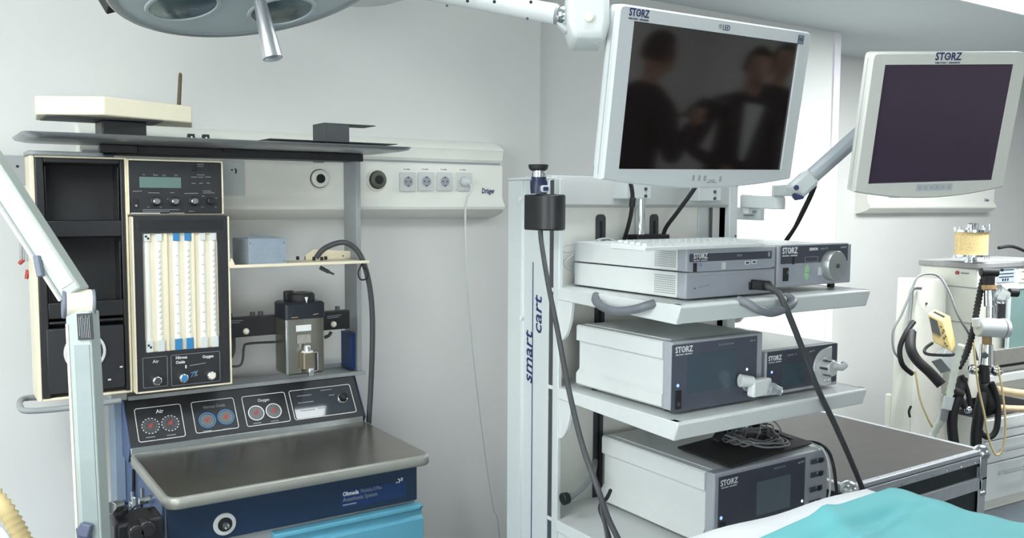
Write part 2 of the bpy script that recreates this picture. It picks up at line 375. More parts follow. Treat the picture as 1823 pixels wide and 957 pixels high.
part('handle',MB().lathe(lc+ln*.030,ln,[(0,.0115),(.01,.012),(.088,.0165),(.0885,.0175),(.133,.0195),(.134,.0165),(.129,.010)],28),SATIN,lt,label='polished steel tapered sterile handle',ang=30)
part('switch_box',MB().bar((0.307,1.941,2.073),(0.33,1.922,2.024),lx,.03,.03),RUBBER,lt,.004)
# second lamp head behind
l2 = Vector((1.052,2.371,2.309)); n2 = Vector((-.10,-.30,-.95)).normalized()
t2 = thing('surgical_lamp','white lamp dome edge peeking in at the top, behind the large lamp','surgical lamp',l2)
part('housing',MB().lathe(l2,n2,[(-.10,.08),(-.07,.15),(-.035,.205),(-.015,.215),(0,.216),(.004,.212),(.006,.2)],44),WHITE,t2,ang=50)
part('face_plate',MB().lathe(l2+n2*.0052,n2,[(0,.2),(.004,.19),(.005,.02)],44),WHITE,t2)
# spring arm with joint head
ar = thing('lamp_arm','white tubular ceiling arm with screw heads ending in a rounded joint head','lamp arm',(1.237,1.564,2.056))
part('arm_tube',MB().cyl((0.926,1.899,2.148),(1.183,1.612,2.063),.0205,.0225,28),WHITE,ar)
part('arm_collar',MB().cyl((1.18,1.613,2.064),(1.192,1.603,2.061),.021,.017,24),GREY,ar)
for q in ((832,1),(945,4),(880,2)): part('screw',MB().sphere(Vector((1.026,1.731,2.094)) if q[0]==832 else (Vector((1.12,1.619,2.083)) if q[0]==945 else Vector((1.065,1.681,2.088))),.004,8),RUBBER,ar)
for p in ((0.985,1.751,2.082),(1.115,1.625,2.048)): part('screw',MB().sphere(p,.003,8),DGREY,ar)
part('ball_joint',MB().sphere((1.19,1.595,2.06),.02,14),CHROME,ar)
hp = [(1.18,1.57,2.11),(1.178,1.564,2.035),(1.187,1.555,2.001),(1.246,1.516,2),(1.255,1.513,2.035),(1.256,1.519,2.11)]
hv = fw*.10
hm = MB(); P0 = [Vector(p) for p in hp]; ce = sum(P0,Vector())/6
hm.loft([[ce+(p-ce)*.84-fw*.012 for p in P0],P0,[p+hv for p in P0],[ce+hv+(p-ce)*.8+fw*.03 for p in P0]])
part('joint_head',hm,WHITE,ar,.008)
part('joint_foot',MB().cyl((1.245,1.578,2.015),(1.241,1.58,2.002),.036,.032,24),PLAS,ar)
part('joint_neck',MB().bar((1.194,1.616,2.057),(1.215,1.6,2.032),up,.03,.03),PLAS,ar,.006)
b0 = Vector((1.208,1.527,2.044)); part('button',MB().lathe(b0,-fw,[(0,.0098),(.004,.0095),(.006,.007)],20),IVORY,ar,label='cream round button')

# ================================================================ ANAESTHESIA MACHINE (left)
am = thing('anaesthesia_machine','tall anaesthesia machine with steel worktop, flow tubes and navy blue base','anaesthesia machine',(.86,2.68,0))
def apart(n,m,ma,bev=0,parent=None,**k): return part(n,m,ma,parent or am,bev,**k)
# base
apart('base_cabinet',MB().box((.50,2.42,.08),(1.225,2.98,.86)),NAVY,.006)
apart('side_panel',MB().box((.492,2.40,.08),(.50,2.9,.86)),SLATED,.002,label='blue side panel')
fz = (0.967,2.37,0.742)[2]
apart('front_panel',MB().box((.497,2.37,fz-.005),(1.228,2.42,.864)),NAVY,.004)
apart('kick_frame',MB().box((.497,2.385,.1),(1.228,2.42,fz-.005)),GREY,.003)
dx0,dx1 = (0.776,2.36,0.727)[0],(1.24,2.36,0.718)[0]
dz = (1.24,2.36,0.731)[2]
for k in range(3):
    z1 = dz-.004-k*.19; z0 = z1-.182
    d = apart('drawer',MB().prism([(dx0,2.385,z0),(dx0,2.358,z0),(dx0,2.350,z0+.01),(dx0,2.350,z1-.042),(dx0,2.362,z1-.036),(dx0,2.362,z1-.016),(dx0,2.352,z1-.010),(dx0,2.352,z1),(dx0,2.385,z1)],(dx1-dx0,0,0)),TEAL,.003,label='teal blue drawer front')
    if k == 0: apart('drawer_pull',MB().box((dx0+.004,2.349,z1-.012),(dx1-.012,2.354,z1-.002)),TEAL,.0015,parent=d)
for x,y in ((.53,2.45),(1.2,2.45),(.53,2.93),(1.2,2.93)):
    apart('caster',MB().cyl((x-.015,y,.04),(x+.015,y,.04),.04,n=18).box((x-.02,y-.02,.06),(x+.02,y+.02,.085)),RUBBER,.002)
# gas outlet ring
ox,oy,oz = (0.645,2.368,0.779)
g = apart('outlet_ring',MB().lathe((ox,2.37,oz),(0,-1,0),[(0,.0305),(.004,.0305),(.006,.028),(.006,.018)],32),WHITE,label='white outlet ring')
apart('outlet_disc',MB().lathe((ox,2.3642,oz),(0,-1,0),[(0,.0195),(.002,.019),(.002,.011)],28),RUBBER,parent=g)
apart('outlet_nipple',MB().lathe((ox,2.3625,oz),(0,-1,0),[(0,.0095),(.014,.0085),(.016,.007),(.010,.004)],20),STEELB,parent=g)
# maker plate
M = fy((0.977,2.37,0.756),.0004)
mw = (1.188,2.37,0.799)[0]-(0.975,2.37,0.836)[0]; mz = (0.978,2.37,0.804)[2]-(0.978,2.37,0.755)[2]
plate('maker_plate',M,0,0,mw,mz*1.05,.004,.0008,NAVYL,am,label='blue maker plate')
M2 = M@Matrix.Translation((0,0,.001))
text('maker_lettering','Ohmeda',.0125,M2@Matrix.Translation((.008,.042,0)),INKW,am,align='LEFT',xs=.82,bold=.0005)
text('maker_lettering','Modulus II Plus',.0118,M2@Matrix.Translation((.064,.042,0)),INKG,am,align='LEFT',xs=.68)
text('maker_lettering','Anesthesia System',.0125,M2@Matrix.Translation((.008,.025,0)),INKG,am,align='LEFT',xs=.85)
lines('maker_print',M2,[(.008,.010,.05,.010)],.004,INKG,am)
lines('maker_emblem',M2@Matrix.Translation((mw-.022,.052,0)),[(-.012,-.004,-.008,-.004),(-.006,.006,.002,.002),(.002,.002,-.004,-.006),(.004,.006,.010,.006),(.010,.006,.006,-.002)],.004,INKW,am)
# worktop: rolled stainless tray
tx0,tx1,ty0,ty1 = .484,1.246,2.302,2.80
lo = []
for ins,z,r in ((.004,.862,.03),(0,.866,.034),(0,.888,.034),(.003,.892,.032),(.009,.8935,.028),(.016,.8915,.024),(.028,.8862,.02),(.05,.885,.02)):
    lo.append([Vector((x,y,z)) for x,y in rrect(tx0+ins,ty0+ins,tx1-ins,ty1-ins,r,6)])
apart('worktop',MB().loft(lo[4:]),STEEL,label='brushed stainless steel worktop plate',ang=60)
apart('worktop_rim',MB().loft(lo[:5],True,False),mat('lit_rim_steel',(168,168,160),.4,metal=.5,var=.05,scale=24),label='rolled steel rim, coloured brighter for reflected light',ang=60)  # same steel as the plate, with the room's reflected light put into its colour
apart('backsplash',MB().prism([(.487,2.795,.887),(.487,2.782,.889),(.487,2.775,.893),(.487,2.779,.912),(.487,2.80,.912)],(.745,0,0)),STEELB,.001)
# gauge panel wedge
apart('gauge_panel',MB().prism([(.487,2.78,.911),(.487,2.87,1.036),(.487,2.98,1.036),(.487,2.98,.88),(.487,2.80,.88)],(.752,0,0)),BLACKM,.002)
for x in (.4835,1.2395): apart('panel_cheek',MB().prism([(x,2.778,.911),(x,2.868,1.038),(x,2.985,1.038),(x,2.985,.862),(x,2.81,.862)],(.0035,0,0)),SLATED if x<1 else NAVY,.0008)
gv = Vector((0,.09,.125)).normalized()
GM = frame((.486,2.78,.91),(1,0,0),gv)@Matrix.Translation((0,0,.0012))
def gauge(x,y,r,mring,dashed=False):
    c = GM@Vector((x,y,0)); n = (GM.to_3x3()@Vector((0,0,1)))
    if dashed:
        m = MB(); o = part('pressure_gauge',MB().lathe(c,n,[(0,r*.86),(.001,r*.86),(.0012,r*.8)],28),DGREY,am)
        for k in range(16):
            a0 = 2*math.pi*k/16; a1 = a0+2*math.pi/32
            q = [GM@Vector((x+rr*math.cos(a),y+rr*math.sin(a),.0002)) for rr,a in ((r*.9,a0),(r,a0),(r,a1),(r*.9,a1))]
            m.prism(q,n*.0006)
        part('dashed_ring',m,mring,o,label='dashed white gauge ring')
    else:
        o = part('pressure_gauge',MB().lathe_open(c,n,[(0,r),(.0015,r),(.0015,r*.88),(0,r*.88)],32),mring,am)
    part('dial_face',MB().lathe(c+n*.0002,n,[(0,r*.84),(.0008,r*.82),(.0008,r*.1)],28),mat('gauge_dial',(84,86,84),.3,var=.1,scale=80),o)
    nd = MB()
    for a,l in ((50,.62),(215,.42)):
        a = math.radians(a); nd.prism([c+n*.0012+GM.to_3x3()@Vector(v) for v in ((-.004*math.sin(a),.004*math.cos(a),0),(.004*math.sin(a),-.004*math.cos(a),0),(r*l*math.cos(a),r*l*math.sin(a),0))],n*.0005)
    nd.lathe(c+n*.0012,n,[(0,r*.22),(.0004,r*.22)],14)
    part('needle',nd,RED,o,label='red gauge needle')
    tk = MB()
    for k in range(11):
        a = math.radians(-45+27*k); d = Vector((math.cos(a),math.sin(a),0))
        if k>9: continue
        tk.bar(c+n*.0012+GM.to_3x3()@(d*r*.62),c+n*.0012+GM.to_3x3()@(d*r*.76),GM.to_3x3()@Vector((-d.y,d.x,0)),.0012,.0004)
    part('scale_marks',tk,INKG,o)
def gpanel(bl, tr, lab):
    outline('panel_outline',GM,bl[0],bl[1],tr[0],tr[1],.008,.0022,INKW,am)
gpanel((0.0252,0.0161),(0.1621,0.127),'')
gpanel((0.1925,0.0198),(0.3265,0.127),'')
gpanel((0.3513,0.019),(0.4959,0.1258),'')
gpanel((0.5092,0.0198),(0.7291,0.1266),'')
for p in ((0.0654,0.0649),(0.1227,0.0658)): gauge(p[0],p[1],.0262,INKW,True)
for p in ((0.2333,0.0594),(0.2916,0.0627)): gauge(p[0],p[1],.0262,BLUEP)
for p in ((0.3889,0.0628),(0.4465,0.0629)): gauge(p[0],p[1],.0262,INKW)
def gtext(s,p,h,**k): text('panel_lettering',s,h,GM@Matrix.Translation((p[0],p[1],.0004)),k.pop('m',INKW),am,**k)
gtext('Air',((0.0976,0.109)[0],(0.0976,0.109)[1]),.0125,bold=.0004)
gtext('Nitrous Oxide',(0.2618,0.1039),.0105,xs=.8,m=INKG)
gtext('Oxygen',(0.4213,0.1046),.0105,xs=.85)
for p in ((0.0604,0.0288),(0.1203,0.027),(0.2273,0.024),(0.2879,0.0226),(0.3856,0.0277),(0.4428,0.0273)):
    lines('fine_print',GM@Matrix.Translation((p[0],p[1],.0002)),[(-.013,0,.013,0)],.003,INKG,am)
b0,b1 = (0.5157,0.0229),(0.7214,0.1211)
plate('display_window',GM,b0[0],b0[1],b1[0],b1[1],.006,.0008,mat('display_glass',(52,56,62),.04,var=.05,spec=1),am,label='glossy dark display window')
for p,l in (((0.559,0.1032),.05),((0.5592,0.0782),.055),((0.5604,0.0492),.05),((0.6394,0.1141),.04),((0.6546,0.093),.02),((0.6101,0.0507),.03)):
    lines('fine_print',GM@Matrix.Translation((p[0],p[1],.001)),[(-l/2,0,l/2,0)],.0028,INKG,am)
kp = (0.6892,0.0758); kc = GM@Vector((kp[0],kp[1],.001)); kn = GM.to_3x3()@Vector((0,0,1))
k = part('rotary_knob',MB().lathe(kc,kn,[(0,.0175),(.003,.0175),(.004,.0155)],28),CHROME,am,label='chrome ringed knob')
part('knob_cap',MB().lathe(kc+kn*.004,kn,[(0,.0145),(.016,.013),(.018,.010)],24),RUBBER,k)
# frame
apart('lower_channel',MB().box((.50,2.872,1.037),(1.283,3.01,1.044)).box((.50,2.868,1.037),(1.283,2.873,1.050)),GREY,.001)
apart('right_upright',MB().box((1.266,2.90,1.044),(1.284,3.01,1.79)).box((1.15,3.005,1.044),(1.284,3.012,1.06)),GREY,.002)
apart('left_upright',MB().box((.463,2.90,.10),(.492,3.0,1.06)),SLATE,.002)
apart('left_upright',MB().box((.463,2.945,1.06),(.492,3.0,1.786)),SLATE,.002)
apart('upright_cap',MB().box((.455,2.888,1.035),(.50,3.0,1.058)),PLAS,.003)
apart('back_rail',MB().box((.17,2.94,1.69),(.46,2.955,1.775)),GREY,.002)
apart('rail_hole',MB().cyl(((0.231,2.938,1.744)),((0.231,2.939,1.744)[0],2.9395,(0.231,2.938,1.744)[2]),.004,n=10),RUBBER)
apart('top_bar',MB().box((.456,2.885,1.786),(1.288,3.0,1.812)),BLACKM,.002)
apart('bar_block',MB().box((.44,2.862,1.787),(.545,2.886,1.812)),BLACK,.002)
apart('bar_block',MB().box((.80,2.862,1.803),(.87,2.886,1.812)),BLACK,.002)
apart('bar_block',MB().box((1.12,2.862,1.803),(1.19,2.886,1.812)),BLACK,.002)
# top shelf: flared aluminium tray
lo = []
for ins,z,r in ((.05,1.813,.03),(.03,1.8132,.03),(.006,1.819,.03),(0,1.828,.03),(.002,1.829,.028),(.010,1.822,.03),(.034,1.8165,.03),(.05,1.8155,.03)):
    lo.append([Vector((x,y,z)) for x,y in rrect(.222+ins,2.66+ins,1.372-ins,3.01-ins,r,5)])
apart('top_tray',MB().loft(lo),ALU,label='aluminium tray with flared rim',ang=60)
apart('small_lid',MB().prism([(x,y,1.772) for x,y in rrect(.245,2.79,.44,2.93,.02)],(0,0,.012)),GREY,.003)
for p in ((0.664,2.7,1.831),(0.706,2.7,1.831)):
    c = apart('cable_clip',MB().prism([(p[0]-.012,2.705,p[2]-.014),(p[0]+.012,2.705,p[2]-.014),(p[0]+.009,2.705,p[2]+.012),(p[0]-.009,2.705,p[2]+.012)],(0,.015,0)),RUBBER,.001)
    apart('clip_hole',MB().cyl((p[0],2.704,p[2]+.002),(p[0],2.7052,p[2]+.002),.003,n=8),PLAS,parent=c)
# storage module with two open bins
X0,X1,Z0,Z1,YB,YT = .262,.494,1.083,1.766,2.80,2.94
apart('storage_shell',MB().box((X0-.012,YB+.003,Z0-.008),(X0,YT,Z1+.006)).box((X1,YB+.003,Z0-.008),(X1+.008,YT,Z1+.006)).box((X0,YB+.003,Z1),(X1,YT,Z1+.006)).box((X0,YB+.003,Z0-.008),(X1,YT,Z0)),CREAM,.0025,label='cream shell of the storage module')
bz = [(0.383,2.8,1.588)[2],(0.377,2.8,1.355)[2],(0.375,2.8,1.298)[2]]
m = MB(); m.box((X0,YT-.006,Z0),(X1,YT,Z1)); m.box((X0,YB,Z0),(X0+.022,YT-.006,Z1)); m.box((X1-.012,YB,Z0),(X1,YT-.006,Z1)); m.box((X0+.022,YB,Z1-.014),(X1-.012,YT-.006,Z1))
m.box((X0+.022,YB,bz[2]-.004),(X1-.012,YT-.006,bz[2]+.004))
apart('storage_bins',m,BLACK,.004)
for z,tp in ((bz[0],Z1-.014),(bz[1],bz[0]-.05)):
    apart('bin_shelf',MB().prism([(X0+.022,YB+.002,z-.045),(X0+.022,YB,z),(X0+.022,YB+.006,z+.002),(X0+.022,YT-.006,z-.01),(X0+.022,YT-.006,z-.055)],(X1-X0-.034,0,0)),BLACK,.002)
    apart('bin_slope',MB().prism([(X0+.022,YT-.02,tp),(X0+.022,YT-.007,tp),(X0+.022,YT-.007,z-.01),(X0+.022,YT-.05,z-.008)],(X1-X0-.034,0,0)),BLACK,.001)
    for x in (X0+.024,X1-.018):
        apart('bin_edge',MB().prism([(x,YB+.004,tp-.01),(x,YB+.012,tp-.01),(x,YT-.03,z),(x,YB+.008,z)],(.003,0,0)),BLACK,.0008)
p0,p1 = (0.273,2.8,1.094),(0.485,2.8,1.282)
dr = apart('storage_door',MB().box((p0[0]+.003,YB-.003,p0[2]),(X1-.014,YB+.03,p1[2])),BLACKM,.003)
c = (0.374,2.797,1.21)
apart('door_ring',MB().lathe_open((c[0],YB-.003,c[2]),(0,-1,0),[(0,.056),(.005,.0555),(.006,.052),(.005,.0485),(0,.048)],40),WHITE,parent=dr,label='white ring on the storage door')
gr = MB()
for k in range(-5,6):
    h = k*.0085; l = math.sqrt(.046**2-h*h); gr.box((c[0]-l,YB-.0045,c[2]+h-.0018),(c[0]+l,YB-.003,c[2]+h+.0018))
apart('speaker_slats',gr,mat('slat_green',(70,84,80),.4),parent=dr)
for p in ((0.437,2.797,1.122),(0.47,2.797,1.157)): apart('paint_chip',MB().box((p[0]-.004,YB-.0035,p[2]-.0025),(p[0]+.004,YB-.003,p[2]+.002)),INKW,parent=dr)
# handle bar under the storage module
apart('grip_bar',MB().tube([(0.467,2.8,1.056),(0.324,2.8,1.051),(0.224,2.8,1.055),(0.207,2.82,1.065),(0.212,2.88,1.07),(0.236,2.93,1.066),(0.31,2.93,1.06)],.0085,10,5),GREY,label='grey grip bar below the storage module')
# ventilator control panel
VX0,VX1,VZ0,VZ1 = .506,.773,1.606,1.764
apart('control_shell',MB().box((VX0-.004,2.805,VZ0),(VX1+.004,2.93,VZ1+.004)),CREAM,.003,label='cream shell of the control panel')
apart('shell_edge',MB().box((VX0-.005,2.794,VZ0),(VX0-.0005,2.82,VZ1+.005)).box((VX1+.0005,2.794,VZ0),(VX1+.005,2.82,VZ1+.005)).box((VX0-.0005,2.794,VZ1+.0005),(VX1+.0005,2.82,VZ1+.005)),CREAM,.0015,label='cream front edge of the control panel shell')
vp = apart('control_panel',MB().box((VX0,2.797,VZ0+.002),(VX1,2.806,VZ1)),BLACKM,.003)
def vy(p): return (p[0],2.797,p[2])
q0,q1 = (0.534,2.797,1.685),(0.652,2.797,1.717)
plate('lcd_window',fy(vy((0,0,0))),q0[0],q0[2],q1[0],q1[2],.001,.0012,LCD,vp,label='grey green display')
for p in ((0.578,2.797,1.645),(0.631,2.797,1.645),(0.687,2.797,1.646)):
    k = apart('control_knob',MB().lathe(vy(p),(0,-1,0),[(0,.0145),(.004,.0145),(.006,.012)],24),BLACK)
    apart('knob_cap',MB().lathe((p[0]+.001,2.791,p[2]),(0,-1,0),[(0,.0108),(.012,.0102),(.014,.008)],24),STEELB,parent=k,label='bright metal knob')
p = (0.737,2.797,1.646); k = apart('control_knob',MB().lathe(vy(p),(0,-1,0),[(0,.0115),(.014,.0105),(.016,.008)],20),BLACK,label='black knob')
p = (0.523,2.797,1.638); apart('rocker_switch',MB().box((p[0]-.006,2.793,p[2]-.013),(p[0]+.006,2.797,p[2]+.013)),RUBBER,.001)
apart('switch_dot',MB().box((p[0]-.003,2.7925,p[2]-.009),(p[0]+.003,2.7932,p[2]-.003)),INKG)
for s,px_ in (('Vt',(0.547,2.797,1.723)),('Rate',(0.58,2.797,1.723)),('O2',(0.604,2.797,1.722)),('O2',(0.638,2.797,1.723))): text('panel_lettering',s,.0055,fy(vy(px_)),INKG,vp)
lines('fine_print',fy((0,2.797,0)),[((0.515,2.797,1.674)[0],(0.515,2.797,1.674)[2],(0.541,2.797,1.675)[0],(0.541,2.797,1.675)[2]),((0.558,2.797,1.67)[0],(0.558,2.797,1.67)[2],(0.59,2.797,1.67)[0],(0.59,2.797,1.67)[2]),((0.62,2.797,1.671)[0],(0.62,2.797,1.671)[2],(0.632,2.797,1.671)[0],(0.632,2.797,1.671)[2]),((0.661,2.797,1.669)[0],(0.661,2.797,1.669)[2],(0.702,2.797,1.67)[0],(0.702,2.797,1.67)[2]),((0.716,2.797,1.677)[0],(0.716,2.797,1.677)[2],(0.741,2.797,1.677)[0],(0.741,2.797,1.677)[2]),((0.716,2.797,1.671)[0],(0.716,2.797,1.671)[2],(0.751,2.797,1.672)[0],(0.751,2.797,1.672)[2]),((0.541,2.797,1.62)[0],(0.541,2.797,1.62)[2],(0.645,2.797,1.62)[0],(0.645,2.797,1.62)[2]),((0.541,2.797,1.615)[0],(0.541,2.797,1.615)[2],(0.617,2.797,1.615)[0],(0.617,2.797,1.615)[2]),((0.673,2.797,1.615)[0],(0.673,2.797,1.615)[2],(0.688,2.797,1.615)[0],(0.688,2.797,1.615)[2]),((0.701,2.797,1.758)[0],(0.701,2.797,1.758)[2],(0.721,2.797,1.759)[0],(0.721,2.797,1.759)[2]),((0.701,2.797,1.752)[0],(0.701,2.797,1.752)[2],(0.719,2.797,1.752)[0],(0.719,2.797,1.752)[2]),((0.682,2.797,1.719)[0],(0.682,2.797,1.719)[2],(0.699,2.797,1.719)[0],(0.699,2.797,1.719)[2]),((0.702,2.797,1.719)[0],(0.702,2.797,1.719)[2],(0.719,2.797,1.719)[0],(0.719,2.797,1.719)[2]),((0.724,2.797,1.72)[0],(0.724,2.797,1.72)[2],(0.741,2.797,1.72)[0],(0.741,2.797,1.72)[2]),((0.699,2.797,1.726)[0],(0.699,2.797,1.726)[2],(0.722,2.797,1.726)[0],(0.722,2.797,1.726)[2]),((0.683,2.797,1.7)[0],(0.683,2.797,1.7)[2],(0.695,2.797,1.7)[0],(0.695,2.797,1.7)[2]),((0.705,2.797,1.7)[0],(0.705,2.797,1.7)[2],(0.717,2.797,1.701)[0],(0.717,2.797,1.701)[2]),((0.728,2.797,1.701)[0],(0.728,2.797,1.701)[2],(0.738,2.797,1.701)[0],(0.738,2.797,1.701)[2]),((0.712,2.797,1.661)[0],(0.712,2.797,1.661)[2],(0.721,2.797,1.661)[0],(0.721,2.797,1.661)[2]),((0.71,2.797,1.628)[0],(0.71,2.797,1.628)[2],(0.717,2.797,1.628)[0],(0.717,2.797,1.628)[2]),((0.751,2.797,1.628)[0],(0.751,2.797,1.628)[2],(0.757,2.797,1.628)[0],(0.757,2.797,1.628)[2]),((0.753,2.797,1.656)[0],(0.753,2.797,1.656)[2],(0.76,2.797,1.656)[0],(0.76,2.797,1.656)[2]),((0.554,2.797,1.628)[0],(0.554,2.797,1.628)[2],(0.56,2.797,1.628)[0],(0.56,2.797,1.628)[2]),((0.589,2.797,1.628)[0],(0.589,2.797,1.628)[2],(0.595,2.797,1.628)[0],(0.595,2.797,1.628)[2]),((0.61,2.797,1.652)[0],(0.61,2.797,1.652)[2],(0.615,2.797,1.652)[0],(0.615,2.797,1.652)[2]),((0.641,2.797,1.65)[0],(0.641,2.797,1.65)[2],(0.648,2.797,1.65)[0],(0.648,2.797,1.65)[2])],.0016,INKG,vp)
x,_,z = (0.691,2.797,1.746); apart('mode_switch',MB().box((x-.006,2.792,z-.008),(x+.006,2.797,z+.008)),RUBBER,.001)
apart('label_strip',MB().box(((0.508,2.797,1.607)[0],2.7955,1.6085),((0.59,2.797,1.607)[0],2.797,1.611)),PLAS)
apart('label_strip',MB().box(((0.617,2.797,1.606)[0],2.7955,1.6085),((0.66,2.797,1.606)[0],2.797,1.611)),INKG)
# flowmeter block
FX0,FX1,FZ0,FZ1 = .508,.777,1.084,1.600
apart('flowmeter_shell',MB().box((FX0-.004,2.768,FZ0-.004),(FX1+.004,2.93,FZ1)),CREAM,.004,label='cream shell of the flowmeter block')
apart('shell_edge',MB().box((FX0-.006,2.7545,FZ0-.006),(FX0-.001,2.80,FZ1)).box((FX1+.001,2.7545,FZ0-.006),(FX1+.006,2.80,FZ1)).box((FX0-.001,2.7545,FZ0-.006),(FX1+.001,2.80,FZ0-.001)),CREAM,.002,label='cream front edge of the flowmeter shell')
wx0,wx1,wz0,wz1 = .531,.748,1.198,1.551
m = MB(); m.box((FX0,2.758,wz1),(FX1,2.79,FZ1+.002)); m.box((FX0,2.758,FZ0),(FX1,2.79,wz0)); m.box((FX0,2.758,wz0),(wx0,2.79,wz1)); m.box((wx1,2.758,wz0),(FX1,2.79,wz1))
fb = apart('flowmeter_face',m,BLACKM)
apart('face_recess',MB().box((FX0+.012,2.7575,wz1+.008),(FX1-.012,2.759,FZ1-.010)),BLACK,.001)
apart('tube_backboard',MB().box((wx0,2.786,wz0),(wx1,2.80,wz1)),IVORY)
for x in ((0.597,2.77,1.407)[0],(0.675,2.77,1.404)[0]): apart('divider',MB().box((x-.004,2.762,wz0),(x+.004,2.788,wz1)),CREAM,.001)
tubes = [((0.544,2.775,1.409),'k'),((0.577,2.775,1.408),'w'),((0.627,2.775,1.406),'b'),((0.66,2.775,1.404),'b'),((0.703,2.775,1.402),'w'),((0.735,2.775,1.401),'w')]
for i,(p,kd) in enumerate(tubes):
    x = p[0]
    tb = apart('flow_tube',MB().cyl((x,2.776,wz0+.002),(x,2.776,wz1-.002),.0125,n=16),mat('milky_glass',(238,237,226),.15,var=.01,coat=.5),label='milky glass flow tube')
    mm = BLUEP if kd=='b' else WHITE
    apart('tube_cap',MB().box((x-.009,2.7605,wz1-.024),(x+.009,2.770,wz1-.001 if kd!='b' else wz1+.004)),mm,.001,parent=tb,label='blue tube marker' if kd=='b' else None)
    apart('tube_foot',MB().box((x-.010,2.7603,wz0),(x+.010,2.770,wz0+.034)),mm,.001,parent=tb,label='blue tube marker' if kd=='b' else None)
    apart('tube_slot',MB().box((x-.0165,2.781,wz1-.028),(x-.0135,2.787,wz1-.001)),DGREY,parent=tb)
    apart('tube_slot',MB().box((x-.0165,2.781,wz0+.001),(x-.0115,2.787,wz0+.022)),DGREY,parent=tb)
    if kd=='k':
        q = MB()
        for zb in (wz1-.012,wz0+.018):
            q.box((x-.006,2.7596,zb),(x,2.762,zb+.006)); q.box((x,2.7596,zb-.006),(x+.006,2.762,zb))
        apart('checker_mark',q,INKK,parent=tb)
    else:
        q = MB(); n = 16 if i%2 else 9
        for k in range(n):
            z = wz0+.05+k*(wz1-wz0-.09)/n; q.box((x-.0035,2.7630,z),(x+.0035,2.7650,z+.0018))
            if i%2: q.box((x+.001,2.7630,z+.004),(x+.004,2.7650,z+.006))
        apart('scale_marks',q,INKG,parent=tb)
FM = fy((0,2.758,0))
a,b = (0.522,2.758,1.093),(0.592,2.758,1.184); outline('panel_outline',FM,a[0],a[2],b[0],b[2],.004,.0012,INKG,fb)
a,b = (0.602,2.758,1.091),(0.747,2.758,1.185); outline('panel_outline',FM,a[0],a[2],b[0],b[2],.004,.0012,INKG,fb)
p = (0.559,2.758,1.17); text('panel_lettering','Air',.0100,fy((p[0],2.758,p[2])),INKW,fb)
p = (0.616,2.758,1.175); text('panel_lettering','Nitrous',.009,fy((p[0],2.758,p[2])),INKW,fb,align='LEFT',xs=.85,bold=.0003)
p = (0.616,2.758,1.161); text('panel_lettering','Oxide',.009,fy((p[0],2.758,p[2])),INKW,fb,align='LEFT',xs=.85,bold=.0003)
p = (0.711,2.758,1.171); text('panel_lettering','Oxygen',.009,fy((p[0],2.758,p[2])),INKW,fb,xs=.85,bold=.0003)
p = (0.645,2.758,1.146); lines('fine_print',fy((p[0],2.758,p[2])),[(0,-.005,0,.005)],.004,INKW,fb)
p = (0.68,2.758,1.15); lines('fine_print',fy((p[0],2.758,p[2])),[(-.024,-.002,.024,.002)],.002,INKG,fb)
p = (0.668,2.758,1.121); lines('blue_link_print',fy((p[0],2.758,p[2])),[(-.008,-.009,.0,.006),(-.010,.004,.006,.008)],.0028,BLUEP,fb)
lines('link_print',fy((p[0],2.758,p[2])),[(.002,-.008,.010,.009),(.0,.003,.012,.009),(.004,.002,.010,-.006)],.0026,INKG,fb)
for p,cm in (((0.56,2.758,1.114),None),((0.636,2.758,1.114),BLUEP),((0.718,2.758,1.113),IVORY)):
    k = apart('flow_knob',MB().lathe((p[0],2.757,p[2]),(0,-1,0),[(0,.0145),(.012,.0145),(.016,.012),(.017,.010)],26),CHROME)
    apart('knob_insert',MB().lathe((p[0],2.74,p[2]),(0,-1,0),[(0,.0098),(.001,.0095),(.0012,.006)],20),cm or DGREY,parent=k,label='blue knob insert' if cm is BLUEP else None)
# tray on the right
ty = 2.75
lo = MB(); zt = 1.440
lo.box((.778,2.75,zt),(1.245,2.96,zt+.004)); lo.box((.778,2.745,zt),(1.245,2.751,zt+.010))
apart('side_tray',lo,CREAM,.0012,label='cream side tray')
apart('tray_lip',MB().prism([(.778,2.752,zt+.004),(.786,2.752,zt+.030),(.790,2.752,zt+.030),(.800,2.752,zt+.004)],(0,.2,0)),CREAM,.002)
p = (1.182,2.95,1.466); apart('tray_back',MB().prism([(1.10,2.955,zt+.004),(1.10,2.955,zt+.02),(1.13,2.955,zt+.040),(1.30,2.955,zt+.028),(1.30,2.955,zt+.004)],(0,.005,0)),CREAM,.001)
for p in ((1.238,2.953,1.454),(1.268,2.953,1.449)): apart('tray_rivet',MB().sphere((p[0],2.954,p[2]),.003,8),DGREY)
for p in ((1.079,2.976,1.446),(1.104,2.961,1.446),(1.117,2.92,1.446),(1.14,2.907,1.446),(1.163,2.929,1.446)): apart('tray_bolt',MB().cyl((p[0],p[1],1.444),(p[0],p[1],1.456),.006,.005,10),RUBBER)
apart('tray_fitting',MB().cyl((1.1,2.82,1.426),(1.123,2.8,1.411),.007,.006,10).cyl((1.123,2.8,1.411),(1.137,2.79,1.404),.004,.003,8),DGREY)
